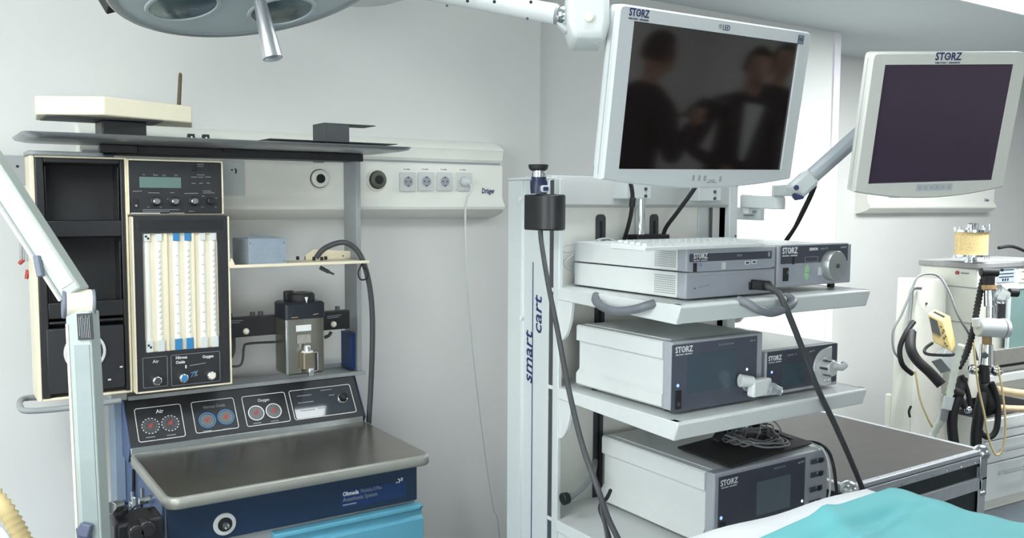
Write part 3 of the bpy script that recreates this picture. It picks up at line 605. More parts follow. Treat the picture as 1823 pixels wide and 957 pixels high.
# vaporiser manifold
apart('manifold_bar',MB().box((.803,2.85,1.208),(1.218,2.885,1.272)),BLACK,.003)
for p in ((0.811,2.85,1.296),(0.884,2.85,1.287),(0.911,2.85,1.289),(1.179,2.85,1.289)): apart('manifold_bolt',MB().cyl((p[0],2.868,1.265),(p[0],2.868,1.286),.008,n=14),DGREY)
for p in ((0.855,2.845,1.227),(1.154,2.845,1.228)): apart('white_ball',MB().sphere((p[0],2.842,p[2]),.0105,16),IVORY,label='white round button')
for a,b in (((0.811,2.85,1.263),(0.847,2.85,1.262)),((1.134,2.85,1.255),(1.187,2.85,1.258))): lines('fine_print',fy((0,2.85,0)),[(a[0],a[2],b[0],b[2]),(a[0],a[2]-.006,b[0]-.01,b[2]-.006)],.002,INKG,am)
apart('gas_pipe',MB().tube([(0.825,2.88,1.21),(0.824,2.88,1.159),(0.806,2.88,1.129),(0.791,2.9,1.122)],.006,8,5),DGREY)
apart('gas_pipe',MB().tube([(0.797,2.9,1.109),(0.846,2.9,1.106),(0.859,2.9,1.125),(0.864,2.9,1.166),(0.879,2.9,1.177),(0.969,2.9,1.175)],.004,8,5),DGREY)
apart('pipe_elbow',MB().tube([(1.137,2.88,1.18),(1.151,2.88,1.184),(1.161,2.88,1.197)],.006,8,3),DGREY)
q0,q1 = (1.218,2.94,1.05),(1.264,2.94,1.18)
apart('blue_block',MB().box((1.246,2.915,q0[2]),(1.266,3.0,q1[2]+.0)),NAVYL,.002,label='navy blue block inside the right upright')
apart('drain_tube',MB().tube([(0.237,2.95,1.574),(0.233,2.95,1.473)],.005,8,1),GREY)
apart('drain_tube',MB().tube([(0.252,2.95,1.55),(0.249,2.95,1.467)],.009,8,1),GREY)
for a,b in (((0.238,2.95,1.473),(0.227,2.95,1.46)),((0.25,2.95,1.442),(0.244,2.95,1.416))): apart('red_tip',MB().cyl(a,b,.007,.005,10),RED,label='red tube tip')
# left side fittings under the worktop
apart('side_clamp',MB().box((.452,2.62,.735),(.492,2.68,.77)).cyl((.47,2.64,.77),(.47,2.64,.81),.008),STEELB,.003)
apart('side_pipe',MB().tube([(0.485,2.733,0.861),(0.485,2.742,0.791),(0.485,2.765,0.691)],.005,8,2),RUBBER)
for p in ((0.488,2.662,0.784),(0.488,2.519,0.833)): apart('side_valve',MB().cyl((p[0]+.004,p[1],p[2]),(p[0]-.03,p[1],p[2]),.012,.010,12).cyl((p[0]-.02,p[1],p[2]),(p[0]-.02,p[1],p[2]+.035),.005,n=8),STEELB)
apart('side_clamp_arm',MB().tube([(0.46,2.911,0.695),(0.44,2.716,0.768),(0.46,2.745,0.761)],.011,10,3),STEELB)

# ---------------------------------------------------------------- vaporiser
vt = thing('vaporiser','steel vaporiser with black dial top hanging on the black manifold bar','vaporiser',(.99,2.8,1.09))
vx0,vx1,vy0,vy1 = .953,1.080,2.745,2.852
a0,a1,zb,zm,zt = .953,1.082,1.086,1.268,1.322
m = MB(); m.loft([[Vector((x,y,z)) for x,y in rrect(a0+i,vy0+i,a1-i,vy1+.0,.006,3)] for i,z in ((.006,zb),(0,zb+.006),(0,zm))])
part('steel_body',m,STEEL,vt,label='brushed steel vaporiser body')
part('body_edge',MB().box((a0-.0005,vy0-.001,zb+.004),(a0+.008,vy0+.004,zm)),STEELB,vt,.001)
m = MB(); m.loft([[Vector((x,y,z)) for x,y in rrect(a0-.003+i,vy0-.004+i,a1+.003-i,vy1-i,.01,3)] for i,z in ((0,zm),(0,zt-.006),(.006,zt))])
part('black_head',m,mat('blue_black_plastic',(26,32,40),.4,var=.1,scale=30),vt)
dc = Vector(((a0+a1)/2+.004,(vy0+vy1)/2-.012,zt))
dl = part('dial',MB().lathe(dc,(0,0,1),[(0,.041),(.006,.0425),(.022,.0415),(.027,.036),(.028,.02)],32),RUBBER,vt)
part('dial_label',MB().lathe_open(dc+Vector((0,0,.0279)),(0,0,1),[(0,.034),(.0006,.034),(.0006,.022),(0,.022)],28),mat('dial_print',(70,72,74),.4),dl)
part('dial_pointer',MB().prism([dc+Vector(v) for v in ((-.005,-.0430,.016),(.006,-.0425,.016),(.001,-.0450,-.004))],(0,.002,0)),INKW,dl,label='white pointer')
part('dial_lug',MB().box((dc.x-.05,dc.y+.01,zt),(dc.x-.02,dc.y+.035,zt+.033)),RUBBER,dl,.004)
M = fy((0,vy0-.0008,0))
p0,p1 = (0.986,2.744,1.228),(1.037,2.744,1.248); plate('white_label',M,p0[0],p0[2],p1[0],p1[2],.001,.0006,INKW,vt)
p0,p1 = (0.989,2.744,1.188),(1.035,2.744,1.217); plate('spec_label',M,p0[0],p0[2],p1[0],p1[2],.001,.0005,mat('engraved_label',(150,150,142),.4,var=.15,scale=120),vt)
p0,p1 = (0.97,2.74,1.275),(1.061,2.74,1.28); lines('head_print',fy((0,vy0-.004,0)),[(p0[0],p0[2],p0[0]+.022,p0[2]),(p1[0]-.018,p1[2],p1[0],p1[2]+.002)],.0025,TAN,vt)
fx,_,fz_ = (1.015,2.735,1.135)
fl = part('filler_block',MB().loft([[Vector((fx+x,2.722+y,z)) for x,y in rrect(-.020,-.018,.020,.022,.006,3)] for z in (fz_-.026,fz_+.028)]),mat('bronze_metal',(150,140,122),.3,metal=.8,var=.1,scale=40),vt,.002)
part('filler_rim',MB().lathe_open((fx,2.722,fz_+.028),(0,0,1),[(0,.019),(.003,.018),(.003,.011),(0,.010)],20),INKW,fl)
part('filler_cap',MB().lathe((fx,2.722,fz_+.028),(0,0,1),[(0,.011),(.018,.011),(.022,.008)],18),STEELB,fl,label='steel filler cap')
part('drain_block',MB().box((fx-.004,2.698,fz_-.048),(fx+.014,2.716,fz_-.022)).cyl((fx+.005,2.697,fz_-.03),(fx+.005,2.702,fz_-.03),.005,n=10),STEELB,fl,.002)
part('sight_glass',MB().box((fx+.022,vy0-.006,fz_-.038),(fx+.038,vy0+.002,fz_+.020)),PANELD,vt,.001)
part('sight_frame',MB().box((fx+.018,vy0-.010,fz_-.042),(fx+.022,vy0,fz_+.024)).box((fx+.038,vy0-.010,fz_-.042),(fx+.042,vy0,fz_+.024)).box((fx+.018,vy0-.010,fz_+.020),(fx+.042,vy0,fz_+.024)).box((fx+.018,vy0-.010,fz_-.042),(fx+.042,vy0,fz_-.038)),STEELB,vt,.0005)
part('mount_hook',MB().box((a0+.02,vy1-.004,1.22),(a1-.02,vy1+.004,1.26)),DGREY,vt)
# things on and around the machine
bx0,bx1 = (0.842,2.76,1.439)[0],(0.963,2.76,1.435)[0]
mb_ = thing('metal_box','open grey sheet metal box on the cream side tray','box',((bx0+bx1)/2,2.84,1.444))
h0,h1 = 1.4445,1.527
s = MB(); s.box((bx0,2.76,h0),(bx1,2.763,h1)); s.box((bx0,2.763,h0),(bx0+.003,2.93,h1)); s.box((bx1-.003,2.763,h0),(bx1,2.93,h1)); s.box((bx0+.003,2.927,h0),(bx1-.003,2.93,h1)); s.box((bx0+.003,2.763,h0),(bx1-.003,2.927,h0+.003))
part('box_body',s,mat('zinc_grey',(150,162,174),.45,metal=.25,var=.05,scale=40),mb_)
part('lid_flap',MB().prism([(bx0,2.763,h1),(bx0+.03,2.84,h1+.012),(bx1-.02,2.83,h1+.004),(bx1,2.763,h1)],(0,0,.0025)),mat('zinc_grey',(150,162,174)),mb_,.0005)
part('screw',MB().sphere((bx1-.006,2.7598,h1-.012),.002,6).sphere((bx1-.006,2.7598,h0+.012),.002,6).sphere((bx0+.006,2.7598,h1-.012),.002,6),DGREY,mb_)
sw = thing('swivel_stand','cream slab on a black pedestal on top of the anaesthesia machine','stand',(.48,2.8,1.817))
s0 = (0.254,2.66,1.87); s1 = (0.655,2.66,1.925)
part('pedestal',MB().box((.425,2.72,1.8165),(.543,2.84,1.872)),BLACK,sw,.004)
part('pivot_plate',MB().box((.285,2.70,1.872),(.585,2.86,1.8765)),DGREY,sw,.001)
q = [Vector(v) for v in (((0.261,2.72,1.875)[0],2.72,1.8768),((0.415,2.62,1.865)[0],2.62,1.8768),((0.675,2.74,1.877)[0],2.74,1.8768),((0.719,2.92,1.897)[0],2.92,1.8768),((0.279,2.92,1.891)[0],2.92,1.8768))]
part('slab',MB().prism(q,(0,0,.05)),mat('cream_slab',(236,228,202),.5,var=.02,scale=14),sw,.004)
a,b = (0.663,2.85,1.94),(0.67,2.85,2.031)
single('stick',MB().cyl((a[0],2.85,1.927),(b[0],2.85,b[2]),.0062,.0055,10).cyl((b[0],2.85,b[2]),(b[0],2.85,b[2]+.006),.0055,.002,10),WOOD,'thin brown stick standing upright on the cream slab','stick')
br = thing('sheet_bracket','bent dark sheet metal bracket standing on the right end of the top tray','bracket',(1.135,2.8,1.817))
a,b = (1.095,2.76,1.899),(1.183,2.76,1.833)
part('web',MB().box((a[0],2.76,1.8245),(b[0],2.86,1.899)),DGREY,br,.001)
part('top_flange',MB().box((a[0],2.76,1.899),((1.278,2.76,1.899)[0],2.86,1.902)),DGREY,br,.0005)
part('foot_plate',MB().box(((0.895,2.7,1.826)[0],2.70,1.8375),((1.33,2.7,1.828)[0],2.90,1.8395)).box((a[0],2.77,1.8165),(b[0],2.85,1.8375)),DGREY,br,.0005)
single('grey_hose',MB().tube([(1.094,2.84,1.457),(1.114,2.83,1.485),(1.151,2.82,1.504),(1.183,2.8,1.508),(1.219,2.79,1.483),(1.241,2.78,1.435),(1.261,2.78,1.357),(1.27,2.78,1.26),(1.269,2.78,1.143),(1.267,2.79,1.005),(1.264,2.8,0.894),(1.284,2.85,0.79),(1.322,2.95,0.529)],.0092,12,6),GREYH,'thick grey rubber hose arching from the side tray down past the worktop','hose')
single('cable_loop',MB().tube([(1.228,2.77,1.436),(1.215,2.77,1.408),(1.223,2.77,1.385),(1.244,2.77,1.386),(1.25,2.77,1.406),(1.24,2.77,1.424)],.0028,8,5),RUBBER,'small black wire loop tied to the grey hose by the tray','cable')
# black double-knob device at the left of the worktop
kb = thing('valve_block','black block with two round knobs at the lower left beside the base','valve',(0.417,2.3,0.828))
part('block',MB().box((0.361,2.3,0.776)[:1]+(2.30,(0.361,2.3,0.776)[2]),(0.476,2.3,0.856)[:1]+(2.40,(0.476,2.3,0.856)[2])),BLACK,kb,.01)
p = (0.383,2.3,0.873); part('cap',MB().cyl((p[0],2.35,p[2]-.01),(p[0],2.35,p[2]+.006),.019,n=20),BLACK,kb,.003)
for p,r in (((0.428,2.26,0.843),.018),((0.404,2.22,0.838),.018)):
    k = part('round_knob',MB().lathe((p[0],2.305,p[2]),(0,-1,0),[(0,r),(.05,r),(.056,r*.8)],24),RUBBER,kb)
    part('knob_ring',MB().ring((p[0],2.262,p[2]),(0,-1,0),r*1.05,r*.9,.004),CHROME,k)
part('wire',MB().tube([(0.44,2.554,0.786),(0.45,2.568,0.799),(0.46,2.525,0.822),(0.47,2.471,0.842)],.003,8,4),RUBBER,kb)
part('wire',MB().tube([(0.44,2.404,0.839),(0.45,2.397,0.85),(0.46,2.35,0.865)],.003,8,4),RUBBER,kb)

# ---------------------------------------------------------------- support arm at the left
sa = thing('support_arm','cream articulated support arm bent at an elbow at the left edge','support arm',((0.31,2.248,0.85)[0],(0.31,2.248,0.85)[1],0))
A0,A1 = Vector((0.121,2.458,1.771)),Vector((0.295,2.312,1.427))
B0,B1 = Vector((0.302,2.307,1.43)),Vector((0.317,2.242,0.826))
vd = fw
def ch(nm,p0,p1,wd,th,m,offs=(0,0),bev=.003,parent=None):
    ax = (p1-p0).normalized(); x = ax.cross(vd).normalized()
    o = x*offs[0]-vd*offs[1]
    return part(nm,MB().bar(p0+o,p1+o,x,wd,th),m,parent or sa,bev)
ua = ch('upper_arm',A0,A1,.050,.05,mat('pale_grey_enamel',(178,186,180),.45,var=.02),bev=.005)
ch('arm_recess',A0,A0.lerp(A1,.95),.034,.002,PLAS,(.003,.026),.0008,ua)
ch('arm_flange',A0,A1,.007,.056,IVORY,(-.031,.0),.002,ua)
ch('arm_groove',A0,A1,.005,.03,GREY,(-.0255,.011),.001,ua)
ea = (cr*.86+fw*.5).normalized(); ec = Vector((0.289,2.313,1.403))
part('elbow',MB().cyl(ec-ea*.018,ec+ea*.040,.034,n=28),IVORY,sa,.004)
part('elbow_cap',MB().cyl(ec-ea*.026,ec-ea*.0175,.035,n=28),mat('blue_grey_cap',(112,120,134),.5),sa,.003,label='grey elbow cap')
part('elbow_cap',MB().cyl(ec+ea*.0395,ec+ea*.045,.034,n=28),mat('blue_grey_cap',(112,120,134),.5),sa,.002,label='grey elbow cap')
lp_ = ch('lower_post',Vector((0.305,2.301,1.386)),Vector((0.31,2.212,0.448)),.058,.05,mat('post_enamel',(172,182,178),.45,var=.02),bev=.004)
ch('post_recess',Vector((0.31,2.29,1.308)),Vector((0.314,2.209,0.448)),.036,.002,mat('grey_recess',(150,161,161),.5,var=.03),(.001,.026),.0008,lp_)
ch('post_flange',Vector((0.284,2.312,1.357)),Vector((0.287,2.227,0.448)),.006,.056,IVORY,(0,0),.001,lp_)
ch('post_groove',Vector((0.287,2.286,1.353)),Vector((0.289,2.203,0.459)),.004,.01,DGREY,(0,0),.0005,lp_)
lc0,lc1 = Vector((0.304,2.265,1.384)),Vector((0.305,2.259,1.323))
pl = ch('info_plate',lc0,lc1,.036,.003,BLACK,(0,.0),.0008)
yy = (lc0-lc1).normalized(); xx = yy.cross(-vd).normalized()*1
M = frame((lc0+lc1)/2-vd*.003,cr,yy)
lines('plate_print',M,[(-.012,-.022,-.012,.022),(-.008,-.026,-.008,.024),(-.004,-.026,-.004,.026),(0,-.026,0,.02),(.004,-.026,.004,.026),(.008,-.026,.008,.022),(.012,-.026,.012,.026)],.0016,INKG,pl)
part('hose_clip',MB().bar((0.217,2.335,1.518),(0.224,2.326,1.469),cr,.014,.02),mat('blue_grey_cap',(112,120,134),.5),sa,.003)
part('post_clip',MB().bar((0.285,2.233,0.89),(0.289,2.224,0.825),cr,.028,.03).bar((0.275,2.227,0.887),(0.296,2.212,0.881),cr,.03,.02),mat('blue_grey_clip',(96,104,128),.5),sa,.003)
part('clamp',MB().cyl((0.349,2.276,0.908),(0.377,2.328,0.892),.014,n=14).cyl((0.369,2.335,0.905),(0.374,2.329,0.883),.010,n=12),STEELB,sa,.002)
part('post_base',MB().cyl(((0.317,2.242,0.826)[0]+.02,(0.317,2.242,0.826)[1],0),((0.317,2.242,0.826)[0]+.02,(0.317,2.242,0.826)[1],.06),.16,.12,28),PLAS,sa,.01)
single('corrugated_hose',MB().tube([(0.084,2.175,1.042),(0.121,2.146,0.988),(0.15,2.145,0.92),(0.182,2.151,0.829),(0.21,2.182,0.707)],.020,14,8,rib=.014),BEIGE,'beige corrugated breathing hose at the lower left corner','hose',ang=80)
single('clear_tube',MB().tube([(0.086,2.049,0.994),(0.109,2.032,0.974),(0.127,2.016,0.932)],.008,10,4),PLAS,'pale tube under the beige hose at the lower left corner','tube')

# ================================================================ EQUIPMENT CART
ct = thing('equipment_cart','tall white smart cart with three shelves carrying endoscopy equipment','cart',(1.76,1.75,0))
def cp(n,m,ma,bev=0,parent=None,**k): return part(n,m,ma,parent or ct,bev,**k)
SZ = (1.418,1.150,.782,.42)
# left column: extruded profile with grooves
m = MB()
m.prism([(1.41,1.945,.12),(1.41,2.066,.12),(1.404,2.068,.12),(1.404,2.138,.12),(1.435,2.138,.12),(1.435,1.945,.12)],(0,0,1.59))
lcm = cp('left_column',m,PLAS,.0015)
cp('column_groove',MB().box((1.413,1.925,.12),(1.424,1.945,1.708)),DGREY,parent=lcm,label='dark groove strip')
cp('column_front',MB().box((1.41,1.898,.12),(1.424,1.925,1.712)),PLAS,.003,parent=lcm)
cp('column_cap',MB().box((1.402,1.945,1.71),(1.437,2.14,1.716)),PLAS,.002,parent=lcm)
for p in ((1.4,2.074,1.657),(1.4,2.067,1.32)): cp('screw_cap',MB().cyl((1.401,p[1],p[2]),(1.405,p[1],p[2]),.006,n=12),INKW,parent=lcm)
def cm(p): return frame((1.4094,p[1],p[2]),(0,0,1),(0,1,0))
text('cart_lettering','smart',.040,cm((1.41,2.038,1.21)),INKN,lcm,xs=1.15,shear=.22,bold=.0006)
text('cart_lettering','cart',.040,cm((1.41,1.993,1.334)),INKN,lcm,xs=1.2,shear=.22,bold=.0006)
a,b = (1.41,2.019,1.482),(1.41,2.018,0.694)
cp('column_line',MB().box((1.4088,(a[1]+b[1])/2-.0015,.3),(1.4098,(a[1]+b[1])/2+.0015,a[2])),INKN,parent=lcm)
# right column
RX1 = (2.157,1.955,1.579)[0]; RX0 = (2.121,1.955,1.58)[0]; RG = (2.135,1.975,1.579)[0]
m = MB(); m.box((RX0,1.97,.12),(RX1,2.14,1.73)); m.box((RX0-.15,2.105,.12),(RX0,2.14,1.70))
rcm = cp('right_column',m,PLAS,.002)
cp('column_groove',MB().box((RG,1.975,.12),(RX0,2.105,1.72)),DGREY,parent=rcm,label='dark groove strip')
cp('column_front',MB().box((RX0,1.955,.12),(RX1,1.97,1.73)),PLAS,.002,parent=rcm)
cp('column_rail',MB().box(((2.018,1.985,1.58)[0],1.987,SZ[0]),((2.06,1.985,1.579)[0],1.995,1.68)),PLAS,.002,parent=rcm)
for p in ((2.155,1.954,1.544),(2.147,1.954,1.704)): cp('column_bolt',MB().sphere((RX1-.008,1.954,p[2]),.004,8),DGREY,parent=rcm)
cp('back_panel',MB().box((1.424,1.995,.2),(RX0-.003,2.005,1.66)),mat('back_panel_grey',(232,232,226),.5,var=.01),.001)
m = MB(); m.prism([(1.435,1.970,1.722),(1.435,1.960,1.70),(1.435,1.960,1.642),(1.435,1.970,1.634),(1.435,2.10,1.634),(1.435,2.10,1.722)],(RG-1.435,0,0))
cp('top_beam',m,mat('beam_grey',(184,187,185),.45,var=.01),.002)
for p0,p1 in (((1.611,1.993,1.584),(1.646,1.993,1.614)),((1.819,1.993,1.582),(1.852,1.993,1.614))):
    x0,x1,z1 = p0[0],p1[0],p1[2]
    cp('cable_channel',MB().prism([(x,1.995,z) for x,z in rrect(x0,.3,x1,z1,.012,3)],(0,-.004,0)),DGREY,label='dark rounded cable channel')
    cp('channel_slot',MB().box(((x0+x1)/2-.004,1.9895,.3),((x0+x1)/2+.004,1.992,z1-.02)),RUBBER)
# shelves
def shelf(z, y0=1.44, name='shelf'):
    s = cp('shelf',MB().box((1.412,y0+.02,z-.012),(2.112,2.09,z)),WHITE,.002)
    cp('shelf_rim',MB().prism([(1.41,y0,z-.004),(1.41,y0+.006,z+.001),(1.41,y0+.03,z+.001),(1.41,y0+.03,z-.012),(1.41,y0+.032,z-.044),(1.41,y0+.012,z-.044)],(.702,0,0)),WHITE,.003,parent=s)
    cp('side_rim',MB().prism([(1.409,y0+.004,z+.001),(1.409,1.90,z+.001),(1.409,1.90,z-.030),(1.409,y0+.012,z-.0445),(1.409,y0+.003,z-.008)],(.018,0,0)),WHITE,.002,parent=s)
    cp('side_rim',MB().prism([(2.10,y0+.004,z+.001),(2.10,1.97,z+.001),(2.10,1.97,z-.028),(2.10,y0+.09,z-.034),(2.10,y0+.05,z-.046)],(.014,0,0)),WHITE,.002,parent=s)
    for x,w in ((1.414,.012),(2.094,.012)):
        q = [(x,1.90,z-.012)]
        for k in range(7):
            a = math.radians(k*15); q.append((x,1.90-.055*math.cos(a),z-.012-.13*math.sin(a)))
        cp('shelf_bracket',MB().prism(q,(w,0,0)),WHITE,.002)
    return s
S1 = shelf(SZ[0]); S2 = shelf(SZ[1]); S3 = shelf(SZ[2],1.40); S4 = shelf(SZ[3])
hx = [(1.617,1.425,1.411),(1.63,1.41,1.4),(1.672,1.405,1.389),(1.73,1.41,1.395),(1.777,1.425,1.407)]
cp('cart_handle',MB().tube([(hx[0][0]-.008,1.452,hx[0][2]+.008),hx[0],hx[1],hx[2],hx[3],hx[4],(hx[4][0]+.006,1.452,hx[4][2]+.012)],.0105,10,5),mat('grey_handle',(112,116,122),.4),label='grey curved grab handle on the front')
hx = [(1.395,1.722,1.402),(1.385,1.678,1.391),(1.38,1.62,1.389),(1.385,1.565,1.399),(1.395,1.537,1.409)]
cp('cart_handle',MB().tube([(1.412,hx[0][1]+.02,hx[0][2]+.012),hx[0],hx[1],hx[2],hx[3],hx[4],(1.412,hx[4][1]-.01,hx[4][2]+.006)],.0105,10,5),mat('grey_handle',(112,116,122),.4),label='grey curved grab handle on the left side')
cp('cart_base',MB().box((1.41,1.42,.09),(RX1,2.14,.14)),PLAS,.01)
for x,y in ((1.47,1.5),(2.08,1.5),(1.47,2.08),(2.08,2.08)):
    cp('caster',MB().cyl((x-.015,y,.045),(x+.015,y,.045),.045,n=18).box((x-.02,y-.02,.07),(x+.02,y+.02,.092)),RUBBER,.002)
# posts, clamps above the top shelf
pz = (1.806,2.02,1.54)[2]
cp('chrome_post',MB().cyl(((1.756,1.965,1.583)[0],1.965,SZ[0]),((1.756,1.965,1.583)[0],1.965,1.70),.0135,n=18),CHROME)
cp('post_foot',MB().box(((1.726,1.965,1.544)[0],1.94,SZ[0]),((1.851,1.965,1.542)[0],1.99,(1.778,1.965,1.555)[2])),RUBBER,.003)
for a,b in (((1.645,1.9,1.696),(1.737,1.9,1.659)),((1.949,1.92,1.694),(2.044,1.92,1.654))):
    k = cp('mount_clamp',MB().box((a[0],a[1],b[2]),(b[0],a[1]+.12,a[2]+.03)),PLAS,.003)
    for z in (b[2]+.008,b[2]+.028): cp('clamp_bolt',MB().cyl((b[0]-.022 if a[1]<1.91 else b[0]-.03,a[1]-.003,z),(b[0]-.022 if a[1]<1.91 else b[0]-.03,a[1],z),.005,n=12),DGREY,parent=k)
    cp('clamp_grip',MB().box((b[0]-.003,a[1]+.01,b[2]+.004),(b[0]+.004,a[1]+.03,a[2]+.02)),DGREY if a[1]<1.91 else PLAS,.001,parent=k)
x = (2.066,1.982,1.615)[0]; cp('guide_rod',MB().cyl((x,1.982,SZ[0]),(x,1.982,1.69),.0048,n=10),DGREY)
# swing arm for the right monitor
def slab(pts,h,r=0):   # flat arm link: polygon at top, extruded down
    return MB().prism([Vector(p) for p in pts],(0,0,-h))
def link(p0,p1,wd,h):
    p0,p1 = Vector(p0),Vector(p1); a = (p1-p0); a.z = 0; L = a.length; a.normalize(); s = Vector((-a.y,a.x,0)); q = []
    for k in range(9): t = math.radians(-90+180*k/8); q.append(p1+a*(math.cos(t)*wd/2)+s*(math.sin(t)*wd/2))
    for k in range(9): t = math.radians(90+180*k/8); q.append(p0+a*(math.cos(t)*wd/2)+s*(math.sin(t)*wd/2))
    return MB().prism(q,(0,0,-h))
l0,l1 = (2.285,2.06,1.634),(2.293,1.99,1.632)
lk = cp('swing_arm',link(l0,l1,.040,.040),PLAS,.003)
def sp_(n,m,ma,bev=0,**k): return part(n,m,ma,lk,bev,**k)
lines('warning_print',frame((l0[0]-.02,l0[1]-.032,l0[2]-.02),(l1[0]-l0[0],l1[1]-l0[1],0),(0,0,1)),[(.0,.006,.05,.006),(.0,-.006,.04,-.006)],.005,INKG,lk)
u0,u1 = (2.237,1.99,1.674),(2.235,1.86,1.669)
sp_('upper_link',link(u0,u1,.042,.040),PLAS,.003)
sp_('link_pivot',MB().cyl((u0[0],u0[1],u0[2]-.06),(u0[0],u0[1],u0[2]+.002),.018,n=20),PLAS)
k0 = Vector(u1)
sp_('knuckle',MB().cyl(k0,k0+Vector((0,0,.035)),.021,n=24),PLAS,.003)
e0,e1 = Vector((2.105,1.688,1.687)),Vector((2.316,1.636,1.854))
sp_('knuckle_arm',MB().bar(k0+Vector((0,0,.018)),e0,(0,0,1),.034,.035),PLAS,.004)
d = (e1-e0).normalized()
sp_('arm_head',MB().bar(e0-d*.018,e0+d*.062,d.cross(fw),.056,.05),PLAS,.012)
sp_('arm_boom',MB().bar(e0+d*.05,e1+d*.04,d.cross(fw),.046,.045),mat('boom_grey',(168,174,178),.4,var=.02),.018)
sp_('pivot_cap',MB().cyl(Vector((2.072,1.662,1.693)),Vector((2.097,1.682,1.693)),.0075,n=18),INKN,label='navy pivot cap')
sp_('end_insert',MB().prism([(2.069,1.663,1.678),(2.091,1.647,1.667),(2.087,1.649,1.661),(2.075,1.657,1.659),(2.07,1.661,1.667)],fw*.03),INKN,.001,label='navy end insert')
sp_('arm_tip',MB().bar(e1+d*.03,Vector(((2.2929,1.3703,1.8623),(0.9185,-0.3936,0.0364),(-0.1273,-0.2075,0.9699),(-0.3742,-0.8955,-0.2407))[0])-Vector(((2.2929,1.3703,1.8623),(0.9185,-0.3936,0.0364),(-0.1273,-0.2075,0.9699),(-0.3742,-0.8955,-0.2407))[3])*.135,(0,0,1),.05,.05),PLAS,.01)

# ---------------------------------------------------------------- monitors
def monitor(F, hw, top, bot, sag, sw2, sh2, name_label, glass, depth, bz_m=SILV):
    o,r,u,n = F
    M3 = Matrix(((r[0],u[0],n[0]),(r[1],u[1],n[1]),(r[2],u[2],n[2])))
    t = thing('monitor',name_label,'monitor',o,M3)
    N = 14
    def outl(ins, z):
        q = [(hw-ins-.012,top-ins,z),(-hw+ins+.012,top-ins,z),(-hw+ins+.003,top-ins-.003,z),(-hw+ins,top-ins-.012,z)]
        for k in range(N+1):
            x = -hw+ins+(2*hw-2*ins)*k/N; s = 1-(2*k/N-1)**2
            q.append((x,bot+ins-sag*s,z))
        q += [(hw-ins,top-ins-.012,z),(hw-ins-.003,top-ins-.003,z)]
        return [Vector(p) for p in q]
    def inner(z): # same vertex count around the screen opening
        k = []
        for p in outl(0,0):
            x = max(-sw2,min(sw2,p.x*sw2/hw*1.05)); y = sh2 if p.y>0 else -sh2
            if p.y>0: x = sw2 if p.x>0 else -sw2
            k.append(Vector((x,y,z)))
        return k
    part('bezel',MB().loft([outl(.012,-depth*.5),outl(0,-depth*.42),outl(0,-.006),outl(.004,0.0),inner(.0),inner(-.006)],True,False),bz_m,t,.0,local=True,ang=30)
    part('back_shell',MB().loft([outl(.06,-depth),outl(.025,-depth*.85),outl(.02,-depth*.5)]),PLAS,t,local=True)
    part('side_seam',MB().box((-hw-.0008,bot+.01,-depth*.24),(-hw+.002,top-.015,-depth*.22)),MGREY,t,local=True)
    part('screen',MB().box((-sw2-.001,-sh2-.001,-.009),(sw2+.001,sh2+.001,-.005)),glass,t,local=True,label='dark glossy screen')
    part('screen_lip',MB().box((-sw2,-sh2-.003,-.004),(sw2,-sh2,.0012)),WHITE,t,local=True)
    return t
F1 = ((1.5991,1.5304,1.8899),(0.9992,0.0354,0.0207),(-0.0149,-0.1562,0.9876),(0.0382,-0.9871,-0.1556)); F2 = ((2.2929,1.3703,1.8623),(0.9185,-0.3936,0.0364),(-0.1273,-0.2075,0.9699),(-0.3742,-0.8955,-0.2407))
m1 = monitor(F1,.334,.194,-.186,.022,.288,.162,'large silver monitor with a black screen above the cart',SCR1,.075)
LM = lambda x,y: Matrix.Translation((x,y,.0006))
a = (-0.2761,0.18); logo(LM(a[0],a[1]-.001),.0165,INKN,m1,True,xs=.84)
a = (0.0077,0.1744); text('model_lettering','LED',.013,LM(a[0]+.0,a[1]),INKN,m1,True,xs=.85)
a = (-0.0141,0.175); lines('led_emblem',LM(a[0],a[1]),[(-.006,.004,.0,-.004),(.0,-.004,.006,.004),(-.004,.005,.004,.005),(0,.005,0,0)],.0016,INKG,m1,True)
a = ((0.2863,0.1671)[0]+.004,(0.2863,0.1671)[1]+.005); plate('hd_badge',LM(a[0],a[1]),-.010,-.010,.010,.010,.001,.0006,INKG,m1,True)
text('badge_lettering','HD',.010,LM(a[0],a[1]+.0)@Matrix.Translation((0,0,.0008)),INKN,m1,True,xs=.85)
outline('badge_outline',LM(a[0],a[1]),-.011,-.011,.011,.011,.001,.0012,INKN,m1,True,h=.0009)
for i,xx in enumerate((1234,1244,1254,1267,1282)):
    a = (-0.0428,-0.1816); b = (0.0543,-0.1845); t_ = (xx-1234)/48
    x,y = a[0]+(b[0]-a[0])*t_,a[1]+(b[1]-a[1])*t_
    part('monitor_button',MB().box((x-.004 if i!=3 else x-.011,y-.007,0),(x+.004 if i!=3 else x+.011,y+.006 if i!=3 else y-.003,.0012)),MGREY,m1,.0005,local=True)
lines('button_print',LM(x,y),[(-.032,-.009,-.012,-.009),(-.048,-.009,-.036,-.009)],.002,INKG,m1,True)
part('vesa_mount',MB().box((-.06,-.06,-.11),(.06,.06,-.07)),PLAS,m1,.004,local=True)
mpv = m1.matrix_world@Vector((0,0,-.10)); part('mount_bracket',MB().bar((mpv.x,mpv.y,1.83),(1.97,1.99,1.83),(0,0,1),.07,.07),PLAS,m1,.004)
part('mount_foot',MB().box((1.92,1.96,1.69),(2.02,2.06,1.87)),PLAS,m1,.004)
m2 = monitor(F2,.229,.189,-.180,.024,.190,.158,'smaller white monitor with a purple grey screen at the right',SCR2,.085,M2W)
a = (-0.0108,0.175); logo(LM(a[0],a[1]+.003),.020,INKN,m2,True,xs=.88)
